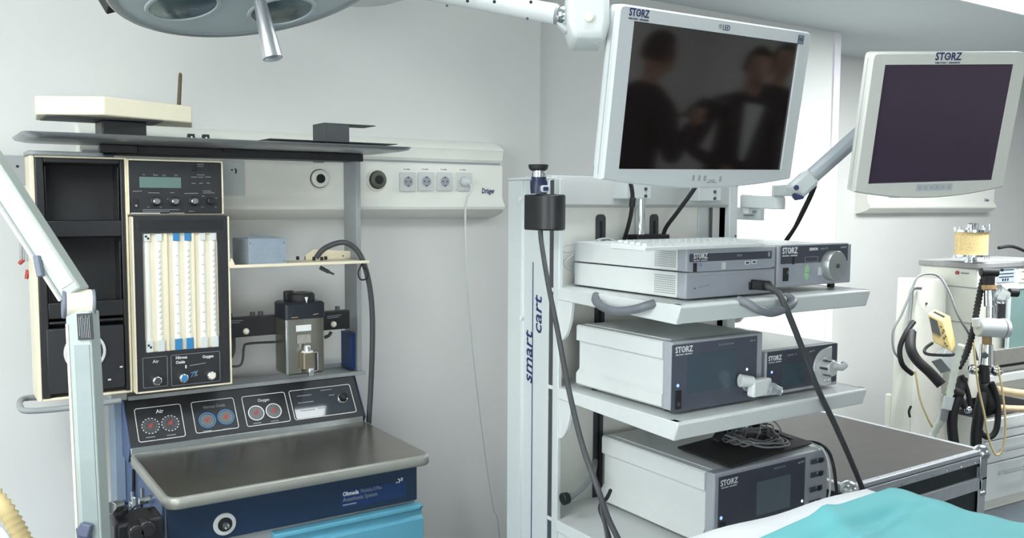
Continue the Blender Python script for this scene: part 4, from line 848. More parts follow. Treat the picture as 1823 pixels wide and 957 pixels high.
a = (0.0117,-0.173)
plate('button_strip',LM(a[0],a[1]),-.055,-.009,.055,.009,.002,.0006,mat('strip_grey',(176,182,184),.45),m2,True)
for i in range(6):
    x = a[0]-.045+.018*i
    part('monitor_button',MB().box((x-.004,a[1]-.004,.0004),(x+.004,a[1]+.004,.0014)),MGREY,m2,.0004,local=True)

# ---------------------------------------------------------------- devices on the shelves
DG = 'endoscopy units on the cart shelves'
def device(label, x0,x1,y0,y1,z0,z1, ledges=False, foot=.006, vents=False, cat='endoscopy unit', bez=.03, shell=WHITE):
    t = thing('endoscopy_unit',label,cat,((x0+x1)/2,(y0+y1)/2,z0),group=DG)
    zb = z0+foot
    if ledges:
        h = z1-zb
        pf = [(x0+.004,zb),(x0-.004,zb+.006),(x0-.004,zb+h*.20),(x0+.007,zb+h*.27),(x0+.007,zb+h*.735),(x0-.004,zb+h*.745),(x0-.004,z1-.004),(x0,z1),
              (x1-.003,z1),(x1+.001,z1-.004),(x1+.001,zb+h*.745),(x1-.005,zb+h*.74),(x1-.005,zb+h*.30),(x1,zb+h*.22),(x1,zb+.006),(x1-.004,zb)]
        part('housing',MB().prism([(x,y0+bez,z) for x,z in pf],(0,y1-y0-bez,0)),shell,t,ang=25)
        part('top_ridge',MB().box((x0+.022,y0+bez,z1),(x0+.026,y1-.004,z1+.002)),shell,t,.0008)
    else:
        part('housing',MB().box((x0,y0+bez,zb),(x1,y1,z1)),shell,t,.002)
    part('bezel',MB().box((x0-.001,y0,zb-.001),(x1+.001,y0+bez+.0005,z1+.001)),MGREY,t,.004)
    for x in (x0+.03,x1-.03):
        for y in (y0+.04,y1-.04): part('foot',MB().cyl((x,y,z0),(x,y,zb),.010,n=12),RUBBER,t)
    if vents:
        q = MB(); cols,rows = 12,9
        for i in range(cols):
            for j in range(rows):
                y = y0+bez+.006+i*.0062; z = zb+.008+j*(z1-zb-.014)/rows; q.box((x0-.0006,y,z),(x0+.001,y+.0042,z+.0026))
        o = part('vent_holes',q,mat('vent_shadow',(150,154,152),.6),t,kind='stuff')
    return t
def dface(t,p0,p1,m,y,r=.002,label=None):
    return plate('face_plate',fy((0,y,0),.0003),p0[0],p0[2],p1[0],p1[2],r,.0010,m,t,label=label)
def box_at(nm,p,w,h,d,y,m,t,bev=.0005,**k): return part(nm,MB().box((p[0]-w/2,y-d,p[2]-h/2),(p[0]+w/2,y,p[2]+h/2)),m,t,bev,**k)
FY = 1.50; FF = FY-.0014
# lower left unit on the top shelf
d1 = device('flat white camera control unit, lower of the two stacked on the top shelf',1.486,1.797,FY,1.93,SZ[0]+.001,1.484,vents=True,foot=.004)
dface(d1,(1.499,1.5,1.425),(1.782,1.5,1.476),PANELL,FY)
a = (1.513,1.5,1.447); part('small_led',MB().cyl((a[0],FF-.001,a[2]),(a[0],FF,a[2]),.002,n=8),DGREY,d1)
lines('fine_print',fy((a[0],FF,a[2])),[(.012,.002,.05,.006)],.0022,INKG,d1)
a = (1.709,1.5,1.444); so_ = box_at('camera_socket',a,.020,.019,.006,FF,RUBBER,d1)
a = (1.767,1.5,1.45); box_at('socket_print',a,.018,.005,.0006,FF,INKW,d1)
# upper left unit
d2 = device('flat white recorder unit with dark strip, upper of two stacked on the top shelf',1.486,1.797,FY,1.93,1.4855,1.541,vents=True,foot=.002)
dface(d2,(1.497,1.5,1.486),(1.782,1.5,1.533),PANELL,FY)
dface(d2,(1.494,1.498,1.51),(1.78,1.498,1.529),PANELD,FY-.0008,label='dark strip')
a = (1.529,1.5,1.523); logo(fy((a[0],FY-.0022,a[2])),.0125,INKW,d2,xs=.85)
a = (1.662,1.5,1.521); text('model_lettering','AIDA',.006,fy((a[0],FY-.0022,a[2])),INKG,d2)
a = (1.511,1.5,1.497); box_at('power_switch',a,.010,.021,.003,FF,RUBBER,d2)
a = (1.53,1.5,1.503); part('power_ring',MB().ring((a[0],FF-.0005,a[2]),(0,-1,0),.004,.003,.0006,16),BLUEP,d2)
a = (1.608,1.5,1.498); box_at('touch_button',a,.014,.018,.0015,FF,PLAS,d2,.001)
for p in ((1.691,1.5,1.502),(1.715,1.5,1.503)):
    k = box_at('usb_port',p,.019,.010,.0012,FF,PLAS,d2); box_at('port_slot',p,.010,.004,.0004,FF-.0012,RUBBER,k)
a = (1.77,1.5,1.521); box_at('side_badge',a,.008,.012,.0006,FY-.0022,INKG,d2)
# right unit on the top shelf
d3 = device('squat light source with a round steel disc knob, right end of the top shelf',1.806,2.106,FY,1.88,SZ[0]+.001,1.540,foot=.016)
dface(d3,(1.82,1.5,1.438),(2.091,1.5,1.542),PANELL,FY)
dface(d3,(1.816,1.498,1.494),(2.088,1.498,1.539),PANELD,FY-.0008,label='dark upper strip')
a = (1.849,1.5,1.527); logo(fy((a[0],FY-.0022,a[2])),.016,INKW,d3,xs=.85)
a = (1.943,1.5,1.529); text('model_lettering','XENON',.007,fy((a[0],FY-.0022,a[2])),INKW,d3,bold=.0003)
a = (1.987,1.5,1.53); text('model_lettering','nova 175',.006,fy((a[0],FY-.0022,a[2])),INKG,d3)
a = (2.067,1.5,1.531); lines('fine_print',fy((a[0],FY-.0022,a[2])),[(-.012,0,.012,.001)],.004,INKG,d3)
a = (1.863,1.5,1.502); box_at('status_lamp',a,.007,.020,.002,FY-.0018,RUBBER,d3)
a = (1.935,1.5,1.503); outline('display_frame',fy((a[0],FY-.0022,a[2])),-.026,-.007,.026,.007,.002,.0012,INKG,d3)
a = (2.002,1.5,1.505); lines('fine_print',fy((a[0],FY-.0022,a[2])),[(0,-.006,0,.006),(.008,-.004,.008,.004)],.003,INKG,d3)
a = (1.834,1.5,1.467); s_ = box_at('rocker_switch',a,.018,.034,.004,FF,RUBBER,d3); box_at('switch_lamp',(a[0]+.004,0,a[2]+.005),.006,.008,.001,FF-.004,mat('switch_green',(60,96,70),.4),s_)
a = (1.92,1.5,1.48); part('up_button',MB().prism([(a[0]-.008,FF,a[2]-.010),(a[0]+.008,FF,a[2]-.010),(a[0]+.009,FF,a[2]),(a[0],FF,a[2]+.011),(a[0]-.009,FF,a[2])],(0,-.0012,0)),GREEN,d3,.0006)
a = (1.919,1.5,1.458); part('down_button',MB().prism([(a[0]-.008,FF,a[2]+.010),(a[0]-.009,FF,a[2]),(a[0],FF,a[2]-.011),(a[0]+.009,FF,a[2]),(a[0]+.008,FF,a[2]+.010)],(0,-.0012,0)),GREEN,d3,.0006)
a = (1.973,1.5,1.47); box_at('touch_button',a,.016,.021,.0015,FF,PLAS,d3,.001)
a = (2.014,1.47,1.484); kk = part('disc_knob',MB().lathe((a[0],FF,a[2]),(0,-1,0),[(0,.040),(.022,.040),(.025,.038)],40),mat('satin_steel',(176,180,180),.3,metal=.7),d3,label='round satin steel disc knob')
part('light_port',MB().lathe((a[0],FF-.0252,a[2]),(0,-1,0),[(0,.006),(.002,.006),(.001,.004)],16),DGREY,kk)
# big white unit on the middle shelf
d4 = device('large white box unit with a dark blue grey front, left on the middle shelf',1.446,1.757,FY,1.86,SZ[1]+.001,1.323,ledges=True,foot=.010)
dface(d4,(1.444,1.5,1.156),(1.736,1.5,1.317),PANEL,FY)
a = (1.482,1.5,1.304); logo(fy((a[0],FY-.0014,a[2])),.0145,INKW,d4,xs=.9)
a = (1.624,1.5,1.305); text('model_lettering','AUTOCON II 400',.005,fy((a[0],FY-.0014,a[2])),INKG,d4)
a = (1.722,1.5,1.306); lines('fine_print',fy((a[0],FY-.0014,a[2])),[(-.012,0,-.004,0),(0,0,.006,0)],.004,INKG,d4)
plate('touch_display',fy((0,FY-.0013,0),.0002),(1.494,1.5,1.197)[0],(1.494,1.5,1.197)[2],(1.662,1.5,1.178)[0],(1.658,1.5,1.291)[2],.002,.0005,mat('display_teal',(72,86,96),.16,var=.03),d4,label='dull teal touch display')
a = (1.464,1.5,1.22); part('power_led',MB().cyl((a[0],FF-.001,a[2]),(a[0],FF,a[2]),.004,n=10),LEDB,d4,label='blue white power lamp')
a = (1.465,1.5,1.186); s_ = box_at('rocker_switch',a,.018,.044,.003,FF,RUBBER,d4); box_at('switch_dot',(a[0],0,a[2]-.010),.008,.010,.0006,FF-.003,DGREY,s_)
a = (1.7,1.5,1.235); part('status_led',MB().cyl((a[0],FF-.001,a[2]),(a[0],FF,a[2]),.0035,n=10),LEDW,d4)
a = (1.702,1.5,1.197); part('outlet_port',MB().lathe((a[0],FF,a[2]),(0,-1,0),[(0,.018),(.012,.018),(.014,.012)],20),MGREY,d4)
# small dark unit on the middle shelf
d5 = device('small unit with a dark screen and chrome roller pump, right on the middle shelf',1.772,2.062,FY,1.86,SZ[1]+.001,1.270,foot=.006)
dface(d5,(1.776,1.5,1.166),(2.057,1.5,1.271),PANELD,FY)
a = (1.804,1.5,1.253); logo(fy((a[0],FY-.0014,a[2])),.013,INKW,d5,xs=.9)
a = (1.87,1.5,1.256); text('model_lettering','UNIMAT 30',.0055,fy((a[0],FY-.0014,a[2])),INKG,d5)
a = (1.951,1.5,1.259); lines('fine_print',fy((a[0],FY-.0014,a[2])),[(-.012,-.002,.0,0),(.004,0,.009,0)],.004,INKG,d5)
b0,b1 = (1.832,1.5,1.173),(1.925,1.5,1.234); plate('touch_display',fy((0,FY-.0013,0),.0002),b0[0],b0[2],b1[0],b1[2],.002,.0005,LCDT,d5,label='dark teal display')
a = (1.793,1.5,1.218); part('power_led',MB().cyl((a[0],FF-.001,a[2]),(a[0],FF,a[2]),.0035,n=10),LEDB,d5)
pc = (1.992,1.49,1.21); pc2 = (2.027,1.49,1.264); pr = .047
q = [(pc[0]+.036,FF,pc[2]+.052),(pc[0]+.036,FF,pc[2]-.048)]
q2 = []
for k in range(13):
    a_ = math.radians(-78-k*16); q2.append((pc[0]+.012+.056*math.cos(a_)*.86,FF,pc[2]-.0+.052*math.sin(a_)))
part('pump_plate',MB().prism([(pc[0]+.036,FF,pc[2]-.046)]+[(pc[0]+.012+.05*math.cos(math.radians(t)),FF,pc[2]+.001+.051*math.sin(math.radians(t))) for t in range(285,95,-14)]+[(pc[0]+.036,FF,pc[2]+.056)],(0,-.006,0)),mat('satin_silver',(196,198,198),.4,metal=.25),d5,.002,label='satin half round pump plate')
pk = part('pump_roller',MB().lathe((pc[0]-.002,FF-.006,pc[2]+.004),(0,-1,0),[(0,.027),(.006,.027),(.008,.022),(.030,.022),(.034,.019)],24),mat('satin_silver',(196,198,198)),d5)
m = MB()
for k in range(6):
    a_ = 2*math.pi*k/6; m.cyl((pc[0]-.002+.0205*math.cos(a_),FF-.014,pc[2]+.004+.0205*math.sin(a_)),(pc[0]-.002+.0205*math.cos(a_),FF-.038,pc[2]+.004+.0205*math.sin(a_)),.0045,n=10)
part('roller_pins',m,STEELB,pk)
part('pump_lever',MB().tube([(pc[0]-.002,FF-.036,pc[2]+.012),(pc[0]+.008,FF-.042,pc[2]+.010),(pc[0]+.022,FF-.046,pc[2]+.006),(pc[0]+.034,FF-.048,pc[2]+.014)],.010,12,4),mat('satin_silver',(196,198,198)),d5)
for dx,dz in ((.006,-.034),(.020,-.036)): part('pump_screw',MB().sphere((pc[0]+dx,FF-.007,pc[2]+dz),.0045,10),STEELB,d5)
# white filter plugged into the big unit
fp = thing('tube_filter','white square tube filter with a clear cap plugged in between the middle shelf units','filter',(1.703,1.45,1.175))
a,b = (1.67,1.45,1.175),(1.736,1.45,1.218)
part('filter_body',MB().box((a[0],1.448,a[2]),(b[0],1.472,b[2])),WHITE,fp,.005)
part('inlet_neck',MB().cyl((a[0]+.01,1.46,(a[2]+b[2])/2+.016),(a[0]-.022,1.474,(a[2]+b[2])/2+.020),.013,.016,18),PLAS,fp,.001)
c_ = (1.736,1.435,1.191)
part('clear_cap',MB().lathe((c_[0]-.014,1.447,c_[2]+.004),(.75,-.55,-.25),[(0,.015),(.012,.016),(.02,.012),(.032,.010),(.034,.006)],18),GLASS,fp,label='clear plastic cap')
# unit on the lower shelf
d6 = device('white insufflator unit with four sockets at its right, on the lower shelf',1.596,2.034,FY,1.93,SZ[2]+.001,.984,ledges=True,foot=.010)
dface(d6,(1.61,1.5,0.838),(1.937,1.5,0.974),PANELD,FY)
a = (1.646,1.5,0.953); logo(fy((a[0],FY-.0014,a[2]+.004)),.015,INKW,d6,xs=.95)
a = (1.834,1.5,0.963); text('model_lettering','ENDOFLATOR',.005,fy((a[0],FY-.0014,a[2])),INKG,d6)
a = (1.921,1.5,0.963); lines('fine_print',fy((a[0],FY-.0014,a[2])),[(-.014,0,-.004,0),(-.002,.001,.010,.001)],.005,INKG,d6)
b0,b1 = (1.748,1.5,0.85),(1.879,1.5,0.938); plate('touch_display',fy((0,FY-.0013,0),.0002),b0[0],b0[2],b1[0],b1[2],.001,.0005,LCDD,d6,label='grey display')
a = (1.62,1.5,0.87); part('power_led',MB().cyl((a[0],FF-.001,a[2]),(a[0],FF,a[2]),.0045,n=10),LEDB,d6)
a = (1.625,1.5,0.842); box_at('rocker_switch',a,.018,.034,.003,FF,RUBBER,d6)
a = (1.928,1.5,0.856); part('status_led',MB().cyl((a[0],FF-.001,a[2]),(a[0],FF,a[2]),.004,n=10),LEDW,d6)
for i,(p,q) in enumerate((((1.959,1.495,0.95),(2.013,1.495,0.963)),((1.961,1.495,0.913),(2.012,1.495,0.927)),((1.958,1.495,0.873),(2.009,1.495,0.887)),((1.958,1.495,0.836),(2.007,1.495,0.85)))):
    k = part('socket_panel',MB().box((p[0],FF-.003,p[2]),(q[0],FF,q[2])),PANELD,d6,.001)
    c_ = ((p[0]+q[0])/2+.012,FF-.003,(p[2]+q[2])/2); part('socket_hole',MB().cyl((c_[0],FF-.0042,c_[2]),(c_[0],FF-.0028,c_[2]),.0075,n=14),RUBBER,k)
    part('socket_dot',MB().cyl((c_[0]-.014,FF-.0042,c_[2]+.004),(c_[0]-.014,FF-.0028,c_[2]+.004),.003,n=8),INKG,k)
# mat with cable coil
q = [(1.67,1.707,0.988),(1.657,1.506,0.988),(2.018,1.538,0.988),(2.047,1.751,0.988)]
single('black_mat',MB().prism(q,(0,0,.006)),mat('black_foam',(38,37,37),.8,var=.1,scale=50),'thin black mat lying on top of the insufflator unit','mat',.0025)
cc = Vector((1.879,1.633,0.996)); pts = []
vx = (Vector((1.939,1.567,0.996))-cc); vy_ = (Vector((1.797,1.548,0.996))-cc)
for k in range(150):
    a_ = k*.34; rr = .80+.20*math.sin(k*.53)+.06*math.sin(k*1.7); pts.append(cc+vx*(rr*math.cos(a_)+.06*math.sin(k*.21))+vy_*(rr*math.sin(a_)+.10*math.cos(k*.17))+Vector((0,0,.003+.0022*(k%9)+.006*abs(math.sin(k*.31)))))
coil = thing('cable_coil','loosely coiled thin grey cable lying on the black mat','cable coil',cc)
part('grey_coil',MB().tube(pts,.0024,6,3),GREYC,coil)
part('rising_loop',MB().tube([cc+vx*.1,(1.895,1.62,1.019),(1.905,1.62,1.046),(1.94,1.62,1.049),(1.973,1.62,1.027),(1.969,1.6,1),(1.961,1.6,0.979),cc+vx*.6+vy_*.4],.0022,6,5),GREYC,coil)
part('rising_loop',MB().tube([cc-vx*.3,(1.872,1.66,1.019),(1.899,1.66,1.041),(1.879,1.65,1.022),(1.828,1.62,1.01),cc-vx*.5],.0022,6,5),GREYC,coil)
bb = thing('black_cable_bundle','tangle of black cables behind the grey coil on the insufflator','cable bundle',(1.957,1.719,0.996))
for i in range(7):
    z = 1.0+.006*i; p0 = (1.86,1.725,1); p1 = (1.918,1.685,1.03); p2 = (1.988,1.659,1)
    part('cable',MB().tube([Vector(p0)+Vector((random.uniform(-.03,.03),random.uniform(-.02,.02),0)),Vector(p0).lerp(Vector(p1),.5)+Vector((0,0,.012*random.random())),Vector(p1)+Vector((random.uniform(-.03,.03),random.uniform(-.03,.03),.012*random.random())),Vector(p1).lerp(Vector(p2),.5),Vector(p2)+Vector((random.uniform(-.03,.03),random.uniform(-.02,.02),0))],.0048,7,5),RUBBER,bb)
part('connector',MB().bar((1.745,1.644,1.01),(1.782,1.655,1.03),(1,0,0),.02,.02),RUBBER,bb,.004)
single('socket_lead',MB().tube([(1.965,1.644,1),(1.976,1.595,1),(2.056,1.6,0.976),(2.053,1.55,0.983),(2.017,1.49,0.984),(2.002,1.46,0.955),(2.003,1.45,0.904),(2.01,1.45,0.866),(1.996,1.45,0.855),(1.99,1.47,0.851),(1.996,1.496,0.841)],.0045,8,6),RUBBER,'black lead running from the mat down to the lowest socket of the insufflator','cable')
single('grey_lead',MB().tube([(2.016,1.55,0.992),(1.998,1.49,0.987),(2,1.47,0.945),(2.007,1.47,0.882),(2.013,1.48,0.847)],.0024,6,5),PLAS,'thin pale lead hanging over the sockets of the insufflator','cable')
# keyboard on the recorder
kz = 1.545
kx0,kx1,ky0,ky1 = (1.321,1.462,1.546)[0],(1.712,1.462,1.545)[0],1.462,1.575
kb2 = thing('keyboard','white keyboard lying on the recorder unit on the top shelf','keyboard',((kx0+kx1)/2,(ky0+ky1)/2,1.542))
part('keyboard_base',MB().prism([(kx0,ky0,1.5422),(kx0,ky0,1.551),(kx0,ky0+.006,1.552),(kx0,ky0+.118,1.558),(kx0,ky0+.118,1.5422)],(kx1-kx0,0,0)),WHITE,kb2,.002)
km = None
for j in range(5):
    for i in range(18):
        x = kx0+.012+i*(kx1-kx0-.024)/18; y = ky0+.008+j*.0208; z = 1.5518+(y-ky0)*.052
        if km is None:
            mk = MB(); w_ = (kx1-kx0-.024)/18-.003
            mk.loft([[Vector((u*w_/2,v*.0088,0)) for u,v in ((1,1),(-1,1),(-1,-1),(1,-1))],[Vector((u*w_/2*.8,v*.0068,.006)) for u,v in ((1,1),(-1,1),(-1,-1),(1,-1))]])
            k = part('key',mk,WHITE,kb2,local=True); km = k.data
        else:
            k = bpy.data.objects.new('key',km); C.objects.link(k); k.parent = kb2
        k.location = kb2.matrix_world.inverted()@Vector((x+w_/2,y+.0088,z))
# camera head in its holder on the left column
hc = Vector((1.402,1.868,0)); hz0,hz1 = (1.289,1.82,1.577)[2],(1.288,1.82,1.668)[2]
ch_ = thing('camera_holder','black barrel shaped camera holder fixed on the left column of the cart','holder',(1.40,1.87,hz0))
hl = []
q = [(1.355,1.898),(1.355,1.86)]
xa,xb = (1.293,1.896,1.619)[0],(1.376,1.84,1.619)[0]
sec = []
for k in range(13):
    t_ = math.radians(180+180*k/12); sec.append(((xa+xb)/2+(xb-xa)/2*math.cos(t_),1.845+.048*math.sin(t_)))
sec = [(xa,1.896)]+sec+[(xb,1.896)]
so2 = [Vector((x,y,0)) for x,y in sec]
part('holder_barrel',MB().prism([(x,y,hz0) for x,y in sec],(0,0,hz1-hz0)),BLACK,ch_,.004,ang=50)
part('holder_opening',MB().cyl(((xa+xb)/2-.004,1.85,hz1),((xa+xb)/2-.004,1.85,hz1+.0015),.026,n=24),RUBBER,ch_)
p = (1.33,1.8,1.626); part('holder_screw',MB().sphere((p[0],1.815,p[2]),.005,10),STEEL,ch_)
cx_ = (1.308,1.85,1.669)[0]
chd = thing('endoscope_camera','endoscope camera head with black eyepiece standing in the black holder','camera head',(cx_,1.85,hz1+.002))
zc = hz1+.002
bd = part('camera_body',MB().lathe((cx_,1.85,zc),(0,0,1),[(0,.021),(.012,.022),(.030,.0225),(.036,.019),(.042,.0195)],24),NAVYC,chd,label='navy camera body')
part('button_pad',MB().prism([(cx_+x+.004,1.829,zc+.012+z) for x,z in rrect(-.014,-.009,.014,.009,.006)],(0,-.003,0)),PLAS,chd,.001)
part('button',MB().prism([(cx_+x+.004,1.8255,zc+.012+z) for x,z in rrect(-.008,-.005,.008,.005,.004)],(0,-.0015,0)),INKN,chd)
part('focus_ring',MB().lathe((cx_,1.85,zc+.042),(0,0,1),[(0,.0185),(.010,.0195),(.011,.017),(.016,.017)],24),CHROME,chd)
ez = (1.302,1.85,1.715)[2]
part('eyepiece',MB().lathe((cx_-.002,1.85,zc+.0575),(0,0,1),[(0,.017),(.004,.023),(.012,.0255),(.016,.025),(.016,.017),(.008,.014)],28),RUBBER,chd,label='black eyepiece cup')
part('camera_cable',MB().tube([(cx_+.004,1.845,hz0+.03),(1.3,1.83,1.571),(1.287,1.8,1.522),(1.262,1.74,1.443),(1.231,1.66,1.346),(1.188,1.56,1.235),(1.142,1.45,1.139),(1.124,1.38,1.077),(1.14,1.36,1.009),(1.15,1.34,0.97),(1.169,1.3,0.894)],.0064,10,6),GREYH,chd,label='dark grey camera cable')
single('thin_cable',MB().tube([(1.365,1.62,0.952),(1.338,1.6,0.945),(1.3,1.58,0.935),(1.287,1.55,0.915),(1.28,1.52,0.884),(1.275,1.5,0.848)],.0048,8,6),RUBBER,'thin black cable crossing the camera cable at the foot of the insufflator','cable')
single('thin_cable',MB().tube([(1.243,1.5,0.981),(1.237,1.5,0.966),(1.234,1.48,0.928),(1.228,1.46,0.879)],.0036,8,5),GREYH,'short dark cable left of the crossing cables on the lower shelf','cable')
# light cable from the camera control unit
lc_ = thing('light_cable','black cable plugged into the camera control unit and hanging in front of the shelves','cable',(1.714,1.49,1.446))
a = (1.718,1.492,1.446)
part('connector',MB().bar((a[0]-.014,1.496,a[2]+.002),(a[0]+.028,1.472,a[2]-.002),(0,0,1),.024,.022),RUBBER,lc_,.004)
part('cable',MB().tube([(a[0]+.02,1.474,a[2]),(1.714,1.45,1.444),(1.724,1.43,1.433),(1.717,1.405,1.411),(1.737,1.4,1.372),(1.802,1.41,1.284),(1.874,1.42,1.182),(1.987,1.45,1.071),(2.128,1.5,0.945),(2.286,1.56,0.804),(2.386,1.58,0.688)],.0078,10,6),GREYH,lc_)
part('strain_relief',MB().cyl((a[0]+.024,1.4735,a[2]),(1.715,1.445,1.443),.0115,.009,12),RUBBER,lc_)
# cables behind
c1 = part('power_cord',MB().tube([(1.638,1.88,1.714),(1.649,1.88,1.672),(1.655,1.89,1.625),(1.68,1.93,1.585),(1.687,1.955,1.544),(1.688,1.965,1.519)],.006,8,5),RUBBER,m1)
part('ferrite',MB().cyl((1.651,1.88,1.663),(1.652,1.885,1.636),.009,n=14),RUBBER,c1,.003)
part('power_cord',MB().tube([(1.856,1.84,1.698),(1.846,1.86,1.666),(1.837,1.9,1.617),(1.835,1.94,1.575),(1.835,1.955,1.541),(1.838,1.965,1.515)],.0062,8,5),RUBBER,m1)
c1 = thing('arm_cables','pair of black cables drooping from the monitor arm behind the light source','cable',(2.379,1.9,1.597))
part('cable',MB().tube([(2.154,1.66,1.7),(2.163,1.68,1.671),(2.209,1.74,1.626),(2.25,1.8,1.579),(2.276,1.85,1.538),(2.276,1.86,1.523)],.0052,8,5),RUBBER,c1)
part('cable',MB().tube([(2.144,1.66,1.697),(2.151,1.68,1.668),(2.194,1.74,1.621),(2.239,1.8,1.575),(2.265,1.85,1.538),(2.268,1.86,1.524)],.0042,8,5),RUBBER,c1)
c1 = thing('white_wires','thin white wires looping out behind the recorder unit','wires',(1.519,1.98,1.506))
part('wire',MB().tube([(1.579,1.95,1.535),(1.541,1.97,1.536),(1.489,1.98,1.526),(1.478,1.98,1.514),(1.509,1.98,1.51),(1.551,1.97,1.522)],.0022,6,6),PLAS,c1)
part('wire',MB().tube([(1.654,1.95,1.533),(1.608,1.94,1.547),(1.575,1.95,1.541),(1.551,1.97,1.519),(1.515,1.98,1.497),(1.49,1.98,1.476),(1.516,1.98,1.456)],.0022,6,6),PLAS,c1)
part('wire',MB().tube([(1.645,1.95,1.54),(1.6,1.95,1.544),(1.579,1.96,1.528)],.003,6,6),WHITE,c1)
p0 = (1.533,1.96,1.425); p1 = (1.531,1.96,1.52)
bt = thing('bottle','small grey bottle standing behind the two stacked units','bottle',(p0[0],1.96,SZ[0]+.0015))
hb_ = p1[2]-SZ[0]
part('bottle_body',MB().lathe((p0[0],1.96,SZ[0]+.0015),(0,0,1),[(0,.018),(.004,.02),(hb_*.6,.02),(hb_*.75,.012),(hb_*.8,.011)],18),GREYC,bt)
part('bottle_label',MB().lathe_open((p0[0],1.96,SZ[0]+.03),(0,0,1),[(0,.0203),(.03,.0203)],18),mat('pale_blue_label',(170,190,206),.5),bt)
part('bottle_cap',MB().cyl((p0[0],1.96,SZ[0]+hb_*.8),(p0[0],1.96,SZ[0]+hb_),.013,n=16),RUBBER,bt,.002)
# foot plug on the lower shelf
pl_ = thing('grey_plug','grey cable with a black round plug lying on the lower shelf beside the column','cable',(1.505,1.981,0.8))
a,b = Vector((1.4,1.86,0.854)),Vector((1.42,1.86,0.855))
part('plug',MB().cyl(a,b,.017,.015,18),RUBBER,pl_,.003)
part('plug_sleeve',MB().cyl(b,(1.443,1.86,0.86),.012,.007,14),GREYC,pl_)
part('cable',MB().tube([(1.439,1.86,0.859),(1.472,1.87,0.866),(1.513,1.89,0.876),(1.555,1.92,0.886),(1.606,1.975,0.897)],.007,8,5),GREYC,pl_)

# ================================================================ FLIGHT CASE
fc = thing('flight_case','black flight case with brown lid and aluminium edges right of the cart','flight case',(2.82,2.2,0))
def fp_(n,m,ma,bev=0,parent=None,**k): return part(n,m,ma,parent or fc,bev,**k)
A0,A1,B0,B1,ZT = 2.42,3.225,1.70,2.78,.750
fp_('case_body',MB().box((A0+.006,B0+.008,.10),(A1-.006,B1-.008,ZT-.004)),CASEK)
fp_('lid_panel',MB().box((A0+.02,B0+.02,ZT-.004),(A1-.02,B1-.02,ZT-.001)),LAMIN,label='brown laminate lid')
g = fp_('edge_strip',MB().box((A0,B0,ZT-.016),(A1,B0+.024,ZT)),CALU,.003,label='aluminium edge strip')
fp_('edge_strip',MB().box((A0,B1-.024,ZT-.03),(A1,B1,ZT)),CALU,.003)
fp_('edge_strip',MB().box((A1-.024,B0+.024,ZT-.03),(A1,B1-.024,ZT)),CALU,.003)
fp_('edge_strip',MB().box((A0,B0+.024,ZT-.03),(A0+.024,B1-.024,ZT)),CALU,.003)
for k,z in enumerate((ZT-.028,ZT-.042)): fp_('front_profile',MB().box((A0,B0-.002+.002*k,z-.005),(A1,B0+.01,z+.009)),CALU,.002)
fp_('lid_rail',MB().box((A0,B0-.003,ZT-.145),(A1,B0+.01,ZT-.098)),CALU,.002,label='wide aluminium lid rail')
for x in (A0+.02,A1-.02): fp_('corner_post',MB().box((x-.022,B0-.003,.10),(x+.022,B0+.012,ZT-.06)).box((x-.022,B0,.10),(x+.022,B0+.02,ZT-.15)),CALU,.002)
for y in (B0+.02,B1-.02): fp_('corner_post',MB().box((A1-.008,y-.02,.10),(A1+.003,y+.02,ZT-.06)),CALU,.002)
for x,y in ((A0+.012,B0+.012),(A1-.012,B0+.012),(A1-.012,B1-.012),(A0+.012,B1-.012)):
    k = fp_('ball_corner',MB().sphere((x,y,ZT-.014),.031,18),STEELB,label='round steel ball corner')
fp_('corner_brace',MB().box((A1-.045,B0-.006,ZT-.11),(A1+.003,B0-.001,ZT-.02)).box((A1-.03,B0-.006,ZT-.17),(A1+.003,B0-.001,ZT-.10)),STEELB,.002)
for x in (A1-.015,A1-.03): fp_('rivet',MB().sphere((x,B0-.006,ZT-.155),.006,8),CHROME)
for i in range(8):
    x = A0+.08+i*.09; fp_('rivet',MB().sphere((x,B0+.012,ZT),.003,8),CHROME); fp_('rivet',MB().sphere((x+.02,B0-.002,ZT-.038),.003,8),CHROME)
for x,y in ((A0+.1,B0+.1),(A1-.1,B0+.1),(A0+.1,B1-.1),(A1-.1,B1-.1)): fp_('caster',MB().cyl((x-.015,y,.045),(x+.015,y,.045),.045,n=16).box((x-.03,y-.03,.07),(x+.03,y+.03,.10)),RUBBER,.002)

# ================================================================ SECOND ANAESTHESIA MACHINE (far right)
O = Vector((4.555,2.485,0)); RZ = Matrix.Rotation(math.radians(-4.0),3,'Z')
m_b = thing('anaesthesia_machine','white anaesthesia machine with breathing circuit and drawers at the far right','anaesthesia machine',O,RZ)
def bp(n,m,ma,bev=0,parent=None,**k): return part(n,m,ma,parent or m_b,bev,local=True,**k)
def wl_(p): return m_b.matrix_world.inverted()@Vector(p)     # world point into the machine's own frame
c0 = (0.0011,0,1.3226); zt = c0[2]; OFFW = mat('off_white_enamel',(224,224,214),.45,var=.02,scale=20)
W = .72
bp('upper_body',MB().box((0,.0,zt-.30),(W,.335,zt-.012)),OFFW,.006)
bp('top_lid',MB().box((-.008,-.008,zt-.012),(W,.345,zt+.02)),mat('lid_grey',(150,150,150),.5),.006,label='grey top lid')
zs = (-0.0003,-0,1.2113)[2]
bp('lower_body',MB().box((.004,.03,.62),(W,.335,zt-.30)),OFFW,.004)
bp('seam_strip',MB().box((-.0015,.0,zs-.003),(.01,.20,zs+.003)),GREY)
p = (-0.0908,0,1.285); bp('red_button',MB().cyl((-.006,.115,p[2]+.0),(.004,.115,p[2]),.010,n=16),RED,label='dark red button on the side')
bp('side_print',MB().box((-.001,.05,p[2]-.004),(.001,.095,p[2]+.004)),INKG)
